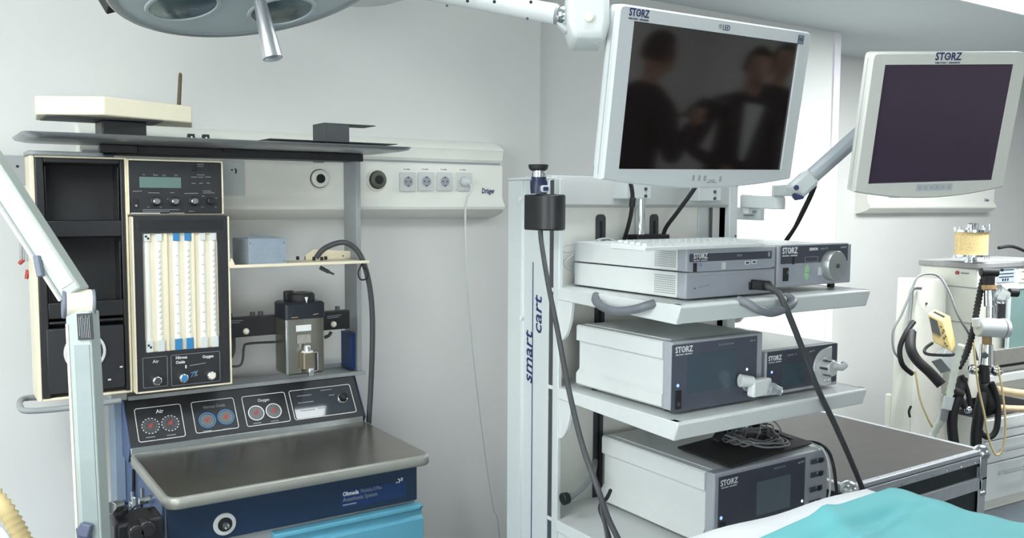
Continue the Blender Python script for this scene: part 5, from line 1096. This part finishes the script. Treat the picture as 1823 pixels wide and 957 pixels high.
p0,p1 = (0.1633,0,1.234),(0.3225,-0,1.3184)
bp('gauge_label',MB().box((p0[0],-.003,p0[2]),(p1[0],.0,p1[2])),mat('pale_blue_panel',(186,200,212),.4),.001,label='pale blue label panel')
q = MB()
for yy,xa,xb in ((479,1778,1803),(486,1778,1804),(492,1780,1802)):
    a,b = (0.1776,-0,1.305),(0.3086,-0,1.3007); z = p1[2]-(yy-473)*.0029; q.box((a[0],-.0045,z-.0018),(b[0],-.003,z+.0018))
for i in range(3): q.box((a[0]+.03+.022*i,-.0045,p0[2]+.008),(a[0]+.042+.022*i,-.003,p0[2]+.02))
q.box((a[0]+.012,-.0045,p1[2]-.024),(a[0]+.036,-.003,p1[2]-.012))
bp('label_print',q,INKK)
p0 = (0.3609,-0,1.2259); bp('right_panel',MB().box((p0[0],-.004,p0[2]),(W,.0,zt-.022)),OFFW,.002)
for yy in (477,484,498): bp('panel_print',MB().box((p0[0]+.02,-.0055,(0.3647,-0,1.3049)[2]-(yy-477)*.0029),(p0[0]+.10,-.004,(0.3647,-0,1.3049)[2]-(yy-477)*.0029+.004)),INKG)
p0,p1 = (0.2809,-0.004,0.8681),(0.4453,-0.004,1.192)
bp('glass_door',MB().box((p0[0],-.010,p0[2]),(W,-.004,p1[2])),mat('door_glass',(120,150,146),.12,var=.08,scale=6),.001,label='greenish glass door')
bp('door_frame',MB().box((p0[0]-.022,-.014,p0[2]-.01),(p0[0],0,p1[2]+.012)).box((p0[0],-.014,p1[2]),(W,0,p1[2]+.012)),mat('pale_frame',(208,220,222),.4),.003)
p0,p1 = (0.1478,-0,0.7934),(0.4419,-0,0.8766)
bp('metal_shelf',MB().box((p0[0],-.02,p0[2]),(W,.02,p1[2])),mat('shelf_metal_grey',(146,146,140),.45,metal=.3),.002)
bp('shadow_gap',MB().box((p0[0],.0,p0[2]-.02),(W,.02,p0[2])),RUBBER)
p0,p1 = (0.1353,-0,0.6978),(0.4532,-0,0.7417)
bp('white_rail',MB().box((p0[0]-.03,-.02,p0[2]),(W,.06,p1[2])),WHITE,.003)
# drawer base
zc1 = (0.0952,-0,0.5112)[2]; xc = (0.1078,-0,0.3422)[0]
bp('drawer_cabinet',MB().box((xc-.028,-.0,.0),(W,.40,zc1)),OFFW,.003)
bp('deck',MB().box((xc-.03,-.005,zc1),(W,.40,zc1+.008)),DGREY,.001)
bp('back_board',MB().box((xc-.02,.32,zc1+.008),(W,.335,.62)),GREY)
ys = [748,783.5,785.5,823,826,890]
for k in range(3):
    za,zb_ = ((0.1107,-0,0.5002)[2],(0.1189,-0,0.3911)[2]) if k==0 else (((0.1195,-0,0.3833)[2],(0.1281,-0,0.2689)[2]) if k==1 else ((0.1288,-0,0.2596)[2],(0.1437,-0,0.0601)[2]))
    d = bp('drawer',MB().box((xc,-.018,zb_),(W,.0,za)),WHITE,.003)
    hz = (za+zb_)/2+.006 if k<2 else za-.05
    bp('drawer_handle',MB().tube([(xc+.13,-.018,hz),(xc+.13,-.045,hz),(xc+.15,-.05,hz),(xc+.34,-.05,hz),(xc+.36,-.045,hz),(xc+.36,-.018,hz)],.006,8,2),CHROME,parent=d)
bp('beige_pipe',MB().tube([wl_((4.624,2.404,0.685)),wl_((4.732,2.379,0.662)),wl_((4.949,2.34,0.626))],.022,12,3),mat('tan_hose',(206,186,152),.5),label='tan hose lying on the deck')
bp('beige_pipe',MB().tube([wl_((4.576,2.381,0.601)),wl_((4.689,2.352,0.586)),wl_((4.894,2.311,0.565))],.018,12,3),mat('tan_hose',(206,186,152),.5),label='tan hose lying on the deck')
# side column panel
p0,p1 = (-0.2626,0.16,1.2558),(-0.0389,0.16,1.2471)
bp('side_column',MB().prism([(p0[0],.16,p0[2]),(p1[0],.16,p0[2]-.008),(p1[0]+.02,.16,.35),(p0[0]-.02,.16,.30)],(0,.12,0)),OFFW,.004)
bp('column_edge',MB().box((p1[0]-.003,.155,.7),(p1[0]+.012,.165,p0[2]-.012)),WHITE,.002)
p = (-0.1881,0.155,1.1259); bp('column_screw',MB().sphere((p[0],.158,p[2]),.007,8),DGREY)
bp('lower_side',MB().box((p0[0]-.0,.17,.0),(p1[0]+.25,.33,.62)),OFFW,.004)
bp('chrome_hook',MB().tube([wl_((4.303,2.642,1.214)),wl_((4.264,2.667,1.208)),wl_((4.254,2.667,1.132)),wl_((4.243,2.665,1.03)),wl_((4.251,2.656,0.992)),wl_((4.27,2.643,0.987))],.012,10,4),ALU)
p = (4.341,2.585,0.871); bp('side_box',MB().bar(wl_((4.32,2.539,0.879)),wl_((4.361,2.507,0.816)),(1,0,0),.10,.06),GREY,.004)
# canister
cc = wl_((4.58,2.475,1.396)); cc = Vector((cc.x,cc.y if cc.y>.02 else .02,zt+.02)); cc.x = wl_((4.58,2.475,1.396)).x; cc.y = .06
ctop = (0.1218,0.06,1.5446)[2]; cbot = (0.1339,0.06,1.3833)[2]; rr = .079
bp('canister_neck',MB().lathe((cc.x,cc.y,zt+.02),(0,0,1),[(0,.035),(.01,.035),(.012,.03),(cbot-zt-.02,.03)],20),CHROME)
k = bp('canister',MB().lathe((cc.x,cc.y,cbot),(0,0,1),[(0,rr),(ctop-cbot-.04,rr)],32),GRAN,label='soda lime canister of yellow granules')
bp('canister_plate',MB().lathe((cc.x,cc.y,cbot-.008),(0,0,1),[(0,rr+.008),(.010,rr+.008)],28),CHROME,parent=k)
bp('canister_plate',MB().lathe((cc.x,cc.y,ctop-.042),(0,0,1),[(0,rr+.008),(.012,rr+.008)],28),CHROME,parent=k)
for i in range(6):
    a_ = 2*math.pi*i/6+.3; x,y = cc.x+(rr+.003)*math.cos(a_),cc.y+(rr+.003)*math.sin(a_)
    bp('canister_bolt',MB().cyl((x,y,ctop-.03),(x,y,ctop-.0 if i in (0,5) else ctop-.018),.008,n=10),CHROME,parent=k)
    bp('canister_bolt',MB().cyl((x,y,cbot-.02),(x,y,cbot-.008),.007,n=10),CHROME,parent=k)
bp('canister_port',MB().lathe((cc.x-.0,cc.y,ctop-.03),(0,0,1),[(0,.026),(.03,.026),(.034,.02)],18),CHROME,parent=k)
bp('canister_port',MB().lathe((cc.x-.045,cc.y-.02,ctop-.03),(0,0,1),[(0,.016),(.028,.016),(.03,.012)],14),CHROME,parent=k)
bp('canister_port',MB().lathe((cc.x+.03,cc.y-.04,ctop-.03),(0,0,1),[(0,.012),(.022,.012)],12),CHROME,parent=k)
bp('black_lead',MB().tube([wl_((4.697,2.459,1.42)),wl_((4.802,2.45,1.426)),wl_((4.91,2.436,1.4)),wl_((5.029,2.413,1.35))],.009,8,4),RUBBER)
# breathing circuit in front
def wt(nm,pts,r,m,n=10,rib=0,**k): return bp(nm,MB().tube([wl_(p) for p in pts],r,n,5,rib),m,ang=80 if rib else 38,**k)
def wc(nm,a,b,r0,r1,m,n=18,bev=0,**k): return bp(nm,MB().cyl(wl_(a),wl_(b),r0,r1,n),m,bev,**k)
wt('ribbed_black_hose',[(4.412,2.363,1.327),(4.388,2.372,1.252),(4.365,2.377,1.14),(4.325,2.37,1.031),(4.275,2.369,0.923),(4.216,2.377,0.843)],.017,RUBBER,12,.018)
wc('valve_cap',(4.365,2.369,1.312),(4.435,2.322,1.31),.022,.022,RUBBER,bev=.004)
wc('valve_body',(4.397,2.346,1.295),(4.395,2.343,1.245),.030,.028,RUBBER)
wc('valve_ring',(4.396,2.343,1.248),(4.395,2.341,1.226),.034,.034,TAN,label='tan ring')
wc('chrome_valve',(4.399,2.338,1.226),(4.399,2.331,1.142),.026,.030,CHROME,bev=.003)
wc('chrome_valve',(4.399,2.331,1.142),(4.395,2.326,1.059),.020,.022,CHROME)
wc('flow_dome',(4.402,2.311,1.214),(4.443,2.282,1.187),.045,.035,GLASS)
wc('black_knob',(4.458,2.274,1.214),(4.495,2.25,1.212),.021,.021,RUBBER,bev=.003)
p = wl_((4.457,2.313,1.11)); bp('dark_window',MB().box((p.x-.03,p.y-.012,p.z-.07),(p.x+.028,p.y+.012,p.z+.06)),mat('smoked_window',(40,42,46),.2),.003)
bp('window_frame',MB().box((p.x-.045,p.y-.008,p.z-.08),(p.x-.03,p.y+.016,p.z+.07)).box((p.x+.028,p.y-.008,p.z-.08),(p.x+.04,p.y+.016,p.z+.07)),ALU,.002)
wc('white_cylinder',(4.282,2.328,1.048),(4.387,2.257,1.043),.046,.046,PLAS,24,.006,label='horizontal white cylinder')
wc('cylinder_cap',(4.387,2.257,1.043),(4.403,2.247,1.043),.050,.046,mat('milky_cap',(196,202,206),.3),24)
wc('white_boss',(4.284,2.33,1.091),(4.287,2.325,1.053),.026,.03,WHITE)
wc('tan_sleeve',(4.339,2.309,1.001),(4.338,2.307,0.962),.022,.022,TAN)
wc('chrome_elbow',(4.338,2.307,0.962),(4.329,2.303,0.858),.028,.034,CHROME,bev=.003)
wc('elbow_screw',(4.287,2.288,0.914),(4.267,2.277,0.917),.016,.012,DGREY)
wc('chrome_tee',(4.266,2.343,0.838),(4.381,2.266,0.833),.020,.020,CHROME,bev=.004)
for q_ in ((4.268,2.33,0.84),(4.36,2.268,0.832)): bp('tee_knob',MB().sphere(wl_(q_),.032,14,(1,1,.8)),CHROME)
wc('bag_neck',(4.302,2.297,0.861),(4.299,2.291,0.779),.024,.026,RUBBER)
bagp = [(4.3,2.292,0.79),(4.309,2.281,0.738),(4.319,2.27,0.683),(4.317,2.267,0.634)]
bl = MB(); L = []
for q_,r_ in (((4.3,2.292,0.79),.022),((4.305,2.285,0.751),.034),((4.315,2.275,0.708),.044),((4.32,2.267,0.669),.046),((4.312,2.269,0.631),.030),((4.302,2.274,0.614),.012)):
    c_ = wl_(q_); L.append([c_+Vector((math.cos(t*math.pi/8)*r_,math.sin(t*math.pi/8)*r_,0)) for t in range(16)])
bl.loft(L); bp('breathing_bag',bl,RUBBER,ang=80,label='black rubber breathing bag')
wt('black_loop',[(4.289,2.251,0.787),(4.307,2.233,0.719),(4.311,2.223,0.638),(4.299,2.223,0.556),(4.272,2.238,0.521),(4.243,2.258,0.534),(4.233,2.267,0.556)],.014,RUBBER)
wt('thick_black_hose',[(4.215,2.269,0.447),(4.219,2.275,0.542),(4.236,2.273,0.651),(4.273,2.28,0.728)],.026,RUBBER,12)
wt('thick_black_hose',[(4.129,2.327,0.46),(4.122,2.342,0.569),(4.13,2.344,0.65),(4.153,2.335,0.718),(4.194,2.34,0.804)],.024,RUBBER,12)
wt('black_strap',[(4.17,2.333,0.819),(4.19,2.313,0.746),(4.201,2.299,0.672)],.012,RUBBER)
wt('black_strap',[(4.135,2.348,0.732),(4.165,2.324,0.691),(4.186,2.307,0.65)],.018,RUBBER)
bp('chrome_joint',MB().sphere(wl_((4.171,2.293,0.658)),.020,12),CHROME)
wc('black_collar',(4.129,2.353,0.745),(4.166,2.327,0.726),.026,.026,RUBBER)
wt('ribbed_white_hose',[(4.156,2.332,0.974),(4.135,2.339,0.898),(4.111,2.345,0.79),(4.092,2.35,0.703),(4.08,2.373,0.609),(4.06,2.403,0.522)],.019,mat('white_hose',(206,212,200),.5),12,.028,label='ribbed white hose')
wc('hose_connector',(4.097,2.348,0.722),(4.083,2.352,0.66),.024,.022,PLAS)
wc('clear_connector',(4.079,2.355,0.66),(4.068,2.357,0.606),.018,.016,GREYC)
wt('black_hose',[(4.204,2.627,0.994),(4.153,2.594,0.921),(4.158,2.561,0.862),(4.182,2.504,0.806),(4.2,2.45,0.748)],.026,RUBBER,12)
wt('black_hose',[(4.228,2.628,1.044),(4.173,2.635,0.989),(4.144,2.647,0.909),(4.151,2.635,0.828),(4.21,2.615,0.776)],.013,RUBBER)
wt('thin_grey_tube',[(4.434,2.402,0.86),(4.36,2.402,0.981),(4.311,2.445,1.094),(4.328,2.504,1.201),(4.335,2.566,1.276),(4.283,2.602,1.29),(4.239,2.629,1.267),(4.212,2.64,1.195),(4.167,2.66,1.08),(4.128,2.678,0.993),(4.129,2.668,0.893),(4.16,2.642,0.844)],.006,GREYC)
wt('thin_beige_tube',[(4.184,2.29,0.983),(4.189,2.277,0.875),(4.196,2.262,0.768),(4.214,2.239,0.647),(4.228,2.219,0.526),(4.252,2.196,0.45),(4.28,2.18,0.472),(4.297,2.178,0.58),(4.292,2.196,0.741),(4.277,2.219,0.876)],.005,BEIGE)
wt('thin_beige_tube',[(4.075,2.516,0.821),(4.09,2.493,0.682),(4.119,2.465,0.585),(4.136,2.45,0.543)],.005,BEIGE)
wt('black_wire',[(4.144,2.573,0.625),(4.133,2.577,0.597),(4.137,2.572,0.568)],.006,RUBBER)
# yellowed handset on its wire holder
hs = thing('handset','yellowed plastic handset with a small display leaning on the far right machine','handset',(4.163,2.428,1.022))
T = [(4.095,2.482,1.115),(4.133,2.416,1.073),(4.18,2.386,0.948),(4.133,2.444,0.975)]
def hsb(): 
    f_ = [Vector((4.062,2.456,1.117)),Vector((4.124,2.411,1.077)),Vector((4.155,2.377,0.927)),Vector((4.081,2.43,0.976))]
    b_ = [Vector((4.149,2.472,1.132)),Vector((4.212,2.426,1.097)),Vector((4.23,2.401,0.953)),Vector((4.162,2.45,0.991))]
    return MB().loft([f_,b_]),f_,b_
hm,f_,b_ = hsb()
part('handset_body',hm,YEL,hs,.005)
def fq(u,v): return f_[0].lerp(f_[1],u).lerp(f_[3].lerp(f_[2],u),v)-fw*.002
def quad(u0,v0,u1,v1): return MB().prism([fq(u0,v0),fq(u1,v0),fq(u1,v1),fq(u0,v1)],-fw*.002)
part('display',quad(.06,.10,.55,.62),mat('handset_display',(92,96,96),.3),hs,label='grey display')
for u,v in ((.72,.25),(.85,.33),(.72,.45),(.86,.52),(.72,.62),(.70,.80),(.78,.86)): part('key',quad(u-.04,v-.03,u+.04,v+.03),DGREY,hs)
tq = lambda u,v: f_[0].lerp(f_[1],u).lerp(b_[0].lerp(b_[1],u),v)+Vector((0,0,.002))
part('slot',MB().prism([tq(.2,.40),tq(.85,.40),tq(.85,.58),tq(.2,.58)],(0,0,.003)),RUBBER,hs)
part('wire_holder',MB().tube([(4.152,2.478,0.96),(4.107,2.482,0.941),(4.08,2.474,0.922),(4.103,2.458,0.909),(4.2,2.417,0.903),(4.238,2.416,0.905)],.008,8,4),DGREY,hs)

# ================================================================ DRAPED TABLE IN FRONT
TZ = 1.0
w0,w1 = Vector((1.655,1.209,1)),Vector((1.197,1.218,1)); bcn = Vector((1.847,1.169,1))
ot = thing('draped_table','table covered with a white sheet in the lower right foreground','table',(1.2,.55,0))
TY = (w0.y+w1.y)/2; TX1 = bcn.x-.07; TX0 = .55; TY0 = .28
part('table_top',MB().box((TX0+.02,TY0+.02,TZ-.04),(TX1-.03,TY-.02,TZ-.012)),STEEL,ot,.004)
for x in (TX0+.08,TX1-.08):
    for y in (TY0+.08,TY-.08): part('leg',MB().cyl((x,y,0),(x,y,TZ-.04),.018,n=14),CHROME,ot)
N1,N2 = 44,30
def drape(nm, m, u0,u1,v0,v1, zf, drop, parent=None, cut=None):
    vs = []; fs = []
    for j in range(N2+1):
        for i in range(N1+1):
            s = -.18+1.36*i/N1; t = -.18+1.36*j/N2
            sx = min(1,max(0,s)); tx = min(1,max(0,t)); ex = max(0,s-1,-s); ey = max(0,t-1,-t)
            x = u0+(u1-u0)*sx; y = v0+(v1-v0)*tx
            e = max(ex,ey)
            x += (.12*ex if s>1 else -.12*ex)*(1)+(0); y += (.12*ey if t>1 else -.12*ey)
            ww = .018*math.sin(i*.9+j*.35)+.014*math.sin(j*1.1-i*.2)
            if e>0:
                if ex>=ey: x += ww*min(1,e*6)
                else: y += ww*min(1,e*6)
            vs.append((x,y,zf(x,y)-drop*e/.18)); 
    for j in range(N2):
        for i in range(N1):
            a = j*(N1+1)+i; fs.append((a,a+1,a+N1+2,a+N1+1))
    return MB().add(vs,fs)
def zsheet(x,y): return TZ+.004+.003*math.sin(x*19+y*7)+.002*math.sin(y*31)
part('white_sheet',drape('white_sheet',SHEET,TX0,TX1,TY0,TY-.012,zsheet,.30),SHEET,ot,ang=180,label='white cotton sheet')
# teal drape lying over it
ta,tb_,tc = Vector((1.251,1.092,1.03)),Vector((1.696,1.094,1.045)),Vector((1.816,0.876,1.03))
vs = []; fs = []; NU,NV = 60,48
ta = tb_+(ta-tb_)*1.9; tc = tb_+(tc-tb_)*1.25
near = Vector((.8,.18,1.0))
for j in range(NV+1):
    v = j/NV
    for i in range(NU+1):
        u = i/NU
        p = tb_*(1-u)*(1-v)+tc*u*(1-v)+ta*(1-u)*v+(tc+(ta-tb_))*u*v
        z = 1.012+.034*math.exp(-((u)**2+(v-.0)**2)*5)
        z += .012*math.exp(-((u-.22-.5*v)**2)/.0016)*math.exp(-v*1.0)*(1-math.exp(-v*9))            # ridge crease running off the corner
        z -= .010*math.exp(-((u-.30+.25*v)**2)/.003)*(1-math.exp(-v*9))
        z += .011*math.exp(-((v-.26-.30*u)**2)/.0012)
        z += .004*math.sin(u*9+v*5)*math.sin(v*7)+.0015*math.sin(u*23-v*11)
        vs.append((p.x,p.y,z))
for j in range(NV):
    for i in range(NU):
        a = j*(NU+1)+i; fs.append((a,a+NU+1,a+NU+2,a+1))
# skirt hanging over the right edge and the near side
mbx = MB().add(vs,fs)
for k in range(NU):
    a,b = Vector(vs[k]),Vector(vs[k+1]); f0 = .02*math.sin(k*.7); f1 = .02*math.sin((k+1)*.7)
    n_ = Vector((tc.y-tb_.y,-(tc.x-tb_.x),0)).normalized(); n_ = n_ if n_.dot(Vector((1,1,0)))>0 else -n_
    d_ = Vector((0,0,-.02))
cl = single('teal_drape',mbx,TEALC,'crumpled teal surgical drape lying over the white sheet in the foreground','drape',ang=180)
so_ = cl.modifiers.new('solid','SOLIDIFY'); so_.thickness = .004; so_.offset = -1

# ================================================================ TWO PEOPLE WHO SHOW AS REFLECTIONS IN THE LARGE MONITOR
def skin(nm, joints, edges, m, parent, sub=2, root=0):
    me = bpy.data.meshes.new(nm); inv = ROOTM[parent.name].inverted()
    me.from_pydata([tuple(inv@Vector(j[0])) for j in joints],edges,[]); me.update()
    o = bpy.data.objects.new(nm,me); C.objects.link(o); o.parent = parent; me.materials.append(m)
    s = o.modifiers.new('skin','SKIN'); s.use_smooth_shade = True
    if not me.skin_vertices: me.attributes
    lay = me.skin_vertices[0] if len(me.skin_vertices) else None
    if lay is None: return o
    for i,j in enumerate(joints): lay.data[i].radius = j[1] if isinstance(j[1],tuple) else (j[1],j[1]); lay.data[i].use_root = (i==root)
    b = o.modifiers.new('sub','SUBSURF'); b.levels = sub; b.render_levels = sub
    return o
def person(label, loc, rz, armposeR, armposeL, shirt=False, sc=1.06):
    M3 = Matrix.Rotation(rz,3,'Z')*sc; t = thing('person',label,'person',loc,M3); T_ = t.matrix_world
    W_ = lambda p: T_@Vector(p)                     # person faces local -Y
    J = [((0,.01,.98),(.15,.11)),((0,.0,1.16),(.145,.105)),((0,.0,1.34),(.17,.115)),((0,.015,1.47),(.12,.08)),((0,.01,1.545),(.058,.058)),
         ((.10,.01,.90),(.095,.10)),((.11,.0,.50),(.065,.07)),((.115,.03,.10),(.048,.052)),((.12,-.04,.05),(.046,.04)),((.13,-.16,.035),(.04,.03)),
         ((-.10,.01,.90),(.095,.10)),((-.11,.0,.50),(.065,.07)),((-.115,.03,.10),(.048,.052)),((-.12,-.04,.05),(.046,.04)),((-.13,-.16,.035),(.04,.03)),
         ((.20,.01,1.43),(.068,.068)),(armposeR[0],.05),(armposeR[1],.036),((-.20,.01,1.43),(.068,.068)),(armposeL[0],.05),(armposeL[1],.036)]
    E_ = [(0,1),(1,2),(2,3),(3,4),(0,5),(5,6),(6,7),(7,8),(8,9),(0,10),(10,11),(11,12),(12,13),(13,14),(3,15),(15,16),(16,17),(3,18),(18,19),(19,20)]
    skin('body',[(W_(p),r) for p,r in J],E_,SUIT,t)
    # head with face
    hd = MB(); n = 20; c = Vector((0,-.015,1.69)); L = []
    for j in range(1,14):
        th = math.pi*j/14; z = -math.cos(th); r = math.sin(th); row = []
        for i in range(n):
            a = 2*math.pi*i/n; x = math.sin(a); y = -math.cos(a)
            jaw = .80 if z<-.35 else 1; fr = 1.05 if y<0 else 1.0
            px_ = x*r*.076*(jaw if z<-.35 else 1); py_ = y*r*.097*fr; pz_ = z*.122
            if y<-.93 and -.30<z<.02: py_ -= .018*(1-abs(z+.14)/.17)          # nose
            if y<-.5 and .02<z<.22 and .25<abs(x)<.75: py_ += .008             # eye sockets
            if y<-.9 and -.62<z<-.45: py_ -= .004                             # lips
            row.append(W_(c+Vector((px_,py_,pz_))))
        L.append(row)
    hd.loft(L); h = part('head',hd,SKIN,t,ang=80)
    for s in (1,-1):
        part('ear',MB().sphere(W_(c+Vector((s*.078,.012,-.005))),.022,10,(.4,.7,1.2)),SKIN,h)
        part('eye',MB().sphere(W_(c+Vector((s*.030,-.086,.014))),.010,10),mat('eye_dark',(96,84,78),.4),h)
    part('mouth',MB().bar(W_(c+Vector((-.02,-.092,-.064))),W_(c+Vector((.02,-.092,-.064))),(0,0,1),.008,.008),mat('lip',(150,88,80),.5),h,.002)
    hr = MB(); L = []
    for j in range(6,14):
        th = math.pi*j/14; z = -math.cos(th); r = math.sin(th); row = []
        for i in range(n):
            a = 2*math.pi*i/n; x = math.sin(a); y = -math.cos(a); k = 1.09 if (y>-.35 or z>.62) else .90
            row.append(W_(c+Vector((x*r*.078*k,y*r*.100*k+.004,z*.124*1.05))))
        L.append(row)
    hr.loft(L); part('hair',hr,HAIR,t,ang=80)
    part('neck',MB().cyl(W_((0,.012,1.50)),W_((0,.0,1.62)),.052,.05,16),SKIN,t,ang=80)
    if shirt:
        part('shirt_front',MB().prism([W_(p) for p in ((-.055,-.10,1.49),(.055,-.10,1.49),(.012,-.125,1.16),(-.012,-.125,1.16))],M3@Vector((0,-.018,0))),INKW,t,.004,label='white shirt front')
        part('collar',MB().ring(W_((0,.01,1.505)),(0,0,1),.064,.056,.03),INKW,t)
    for s,ap in ((1,armposeR),(-1,armposeL)):
        e,w_ = Vector(ap[0]),Vector(ap[1]); d = (w_-e).normalized(); sd = d.cross(Vector((0,0,1)))
        sd = sd.normalized() if sd.length>.2 else Vector((1,0,0)); nn = sd.cross(d)
        JJ = [(w_,.026),(w_+d*.05,(.034,.018)),(w_+d*.088,(.036,.016))]; EE = [(0,1),(1,2)]
        for q,(o_,ln_) in enumerate(((-.028,.068),(-.009,.078),(.010,.074),(.028,.058))):
            b0 = w_+d*.088+sd*o_; k = len(JJ)
            JJ += [(b0+d*.02,.0095),(b0+d*(.02+ln_*.45)-nn*.010,.0088),(b0+d*(.02+ln_*.85)-nn*.030,.0078)]; EE += [(2,k),(k,k+1),(k+1,k+2)]
        k = len(JJ); JJ += [(w_+d*.035+sd*(-.034*s),.011),(w_+d*.07+sd*(-.055*s)-nn*.01,.0095),(w_+d*.095+sd*(-.058*s)-nn*.022,.008)]; EE += [(1,k),(k,k+1),(k+1,k+2)]
        skin('hand',[(W_(p),r) for p,r in JJ],EE,SKIN,t,1)
    return t
PA = person('person in dark suit looking down at a tablet, mirrored in the large monitor',(3.62,-.6,0),math.radians(100),((.26,-.05,1.18),(.11,-.25,1.36)),((-.26,-.05,1.18),(-.10,-.25,1.34)))
T_ = PA.matrix_world
tb2 = thing('tablet','dark tablet held by the person mirrored in the large monitor','tablet',T_@Vector((.02,-.36,1.40)))
part('tablet_body',MB().prism([T_@Vector(p) for p in ((-.10,-.33,1.37),(.14,-.33,1.39),(.14,-.45,1.50),(-.10,-.45,1.48))],(0,0,.010)),BLACK,tb2,.003)
part('tablet_glass',MB().prism([T_@Vector(p) for p in ((-.09,-.34,1.389),(.13,-.34,1.409),(.13,-.44,1.501),(-.09,-.44,1.481))],(0,0,.002)),SCR1,tb2)
person('person in dark blazer and white shirt, mirrored in the large monitor',(4.52,-.6,0),math.radians(212),((.27,.0,1.15),(.14,-.24,1.12)),((-.28,.02,1.14),(-.24,-.06,.88)),shirt=True)
person('person in dark suit behind the white shirted one, mirrored in the large monitor',(5.25,-.95,0),math.radians(215),((.28,.02,1.14),(.24,-.06,.88)),((-.28,.02,1.14),(-.24,-.06,.88)),sc=1.08)

# alike things share a group
kinds = {}
for o in C.objects:
    if o.parent is None and 'category' in o: kinds.setdefault(o.name.split('.')[0],[]).append(o)
for k, os_ in kinds.items():
    if len(os_) > 1:
        for o in os_:
            if 'group' not in o: o['group'] = k.replace('_',' ')+'s of the room'
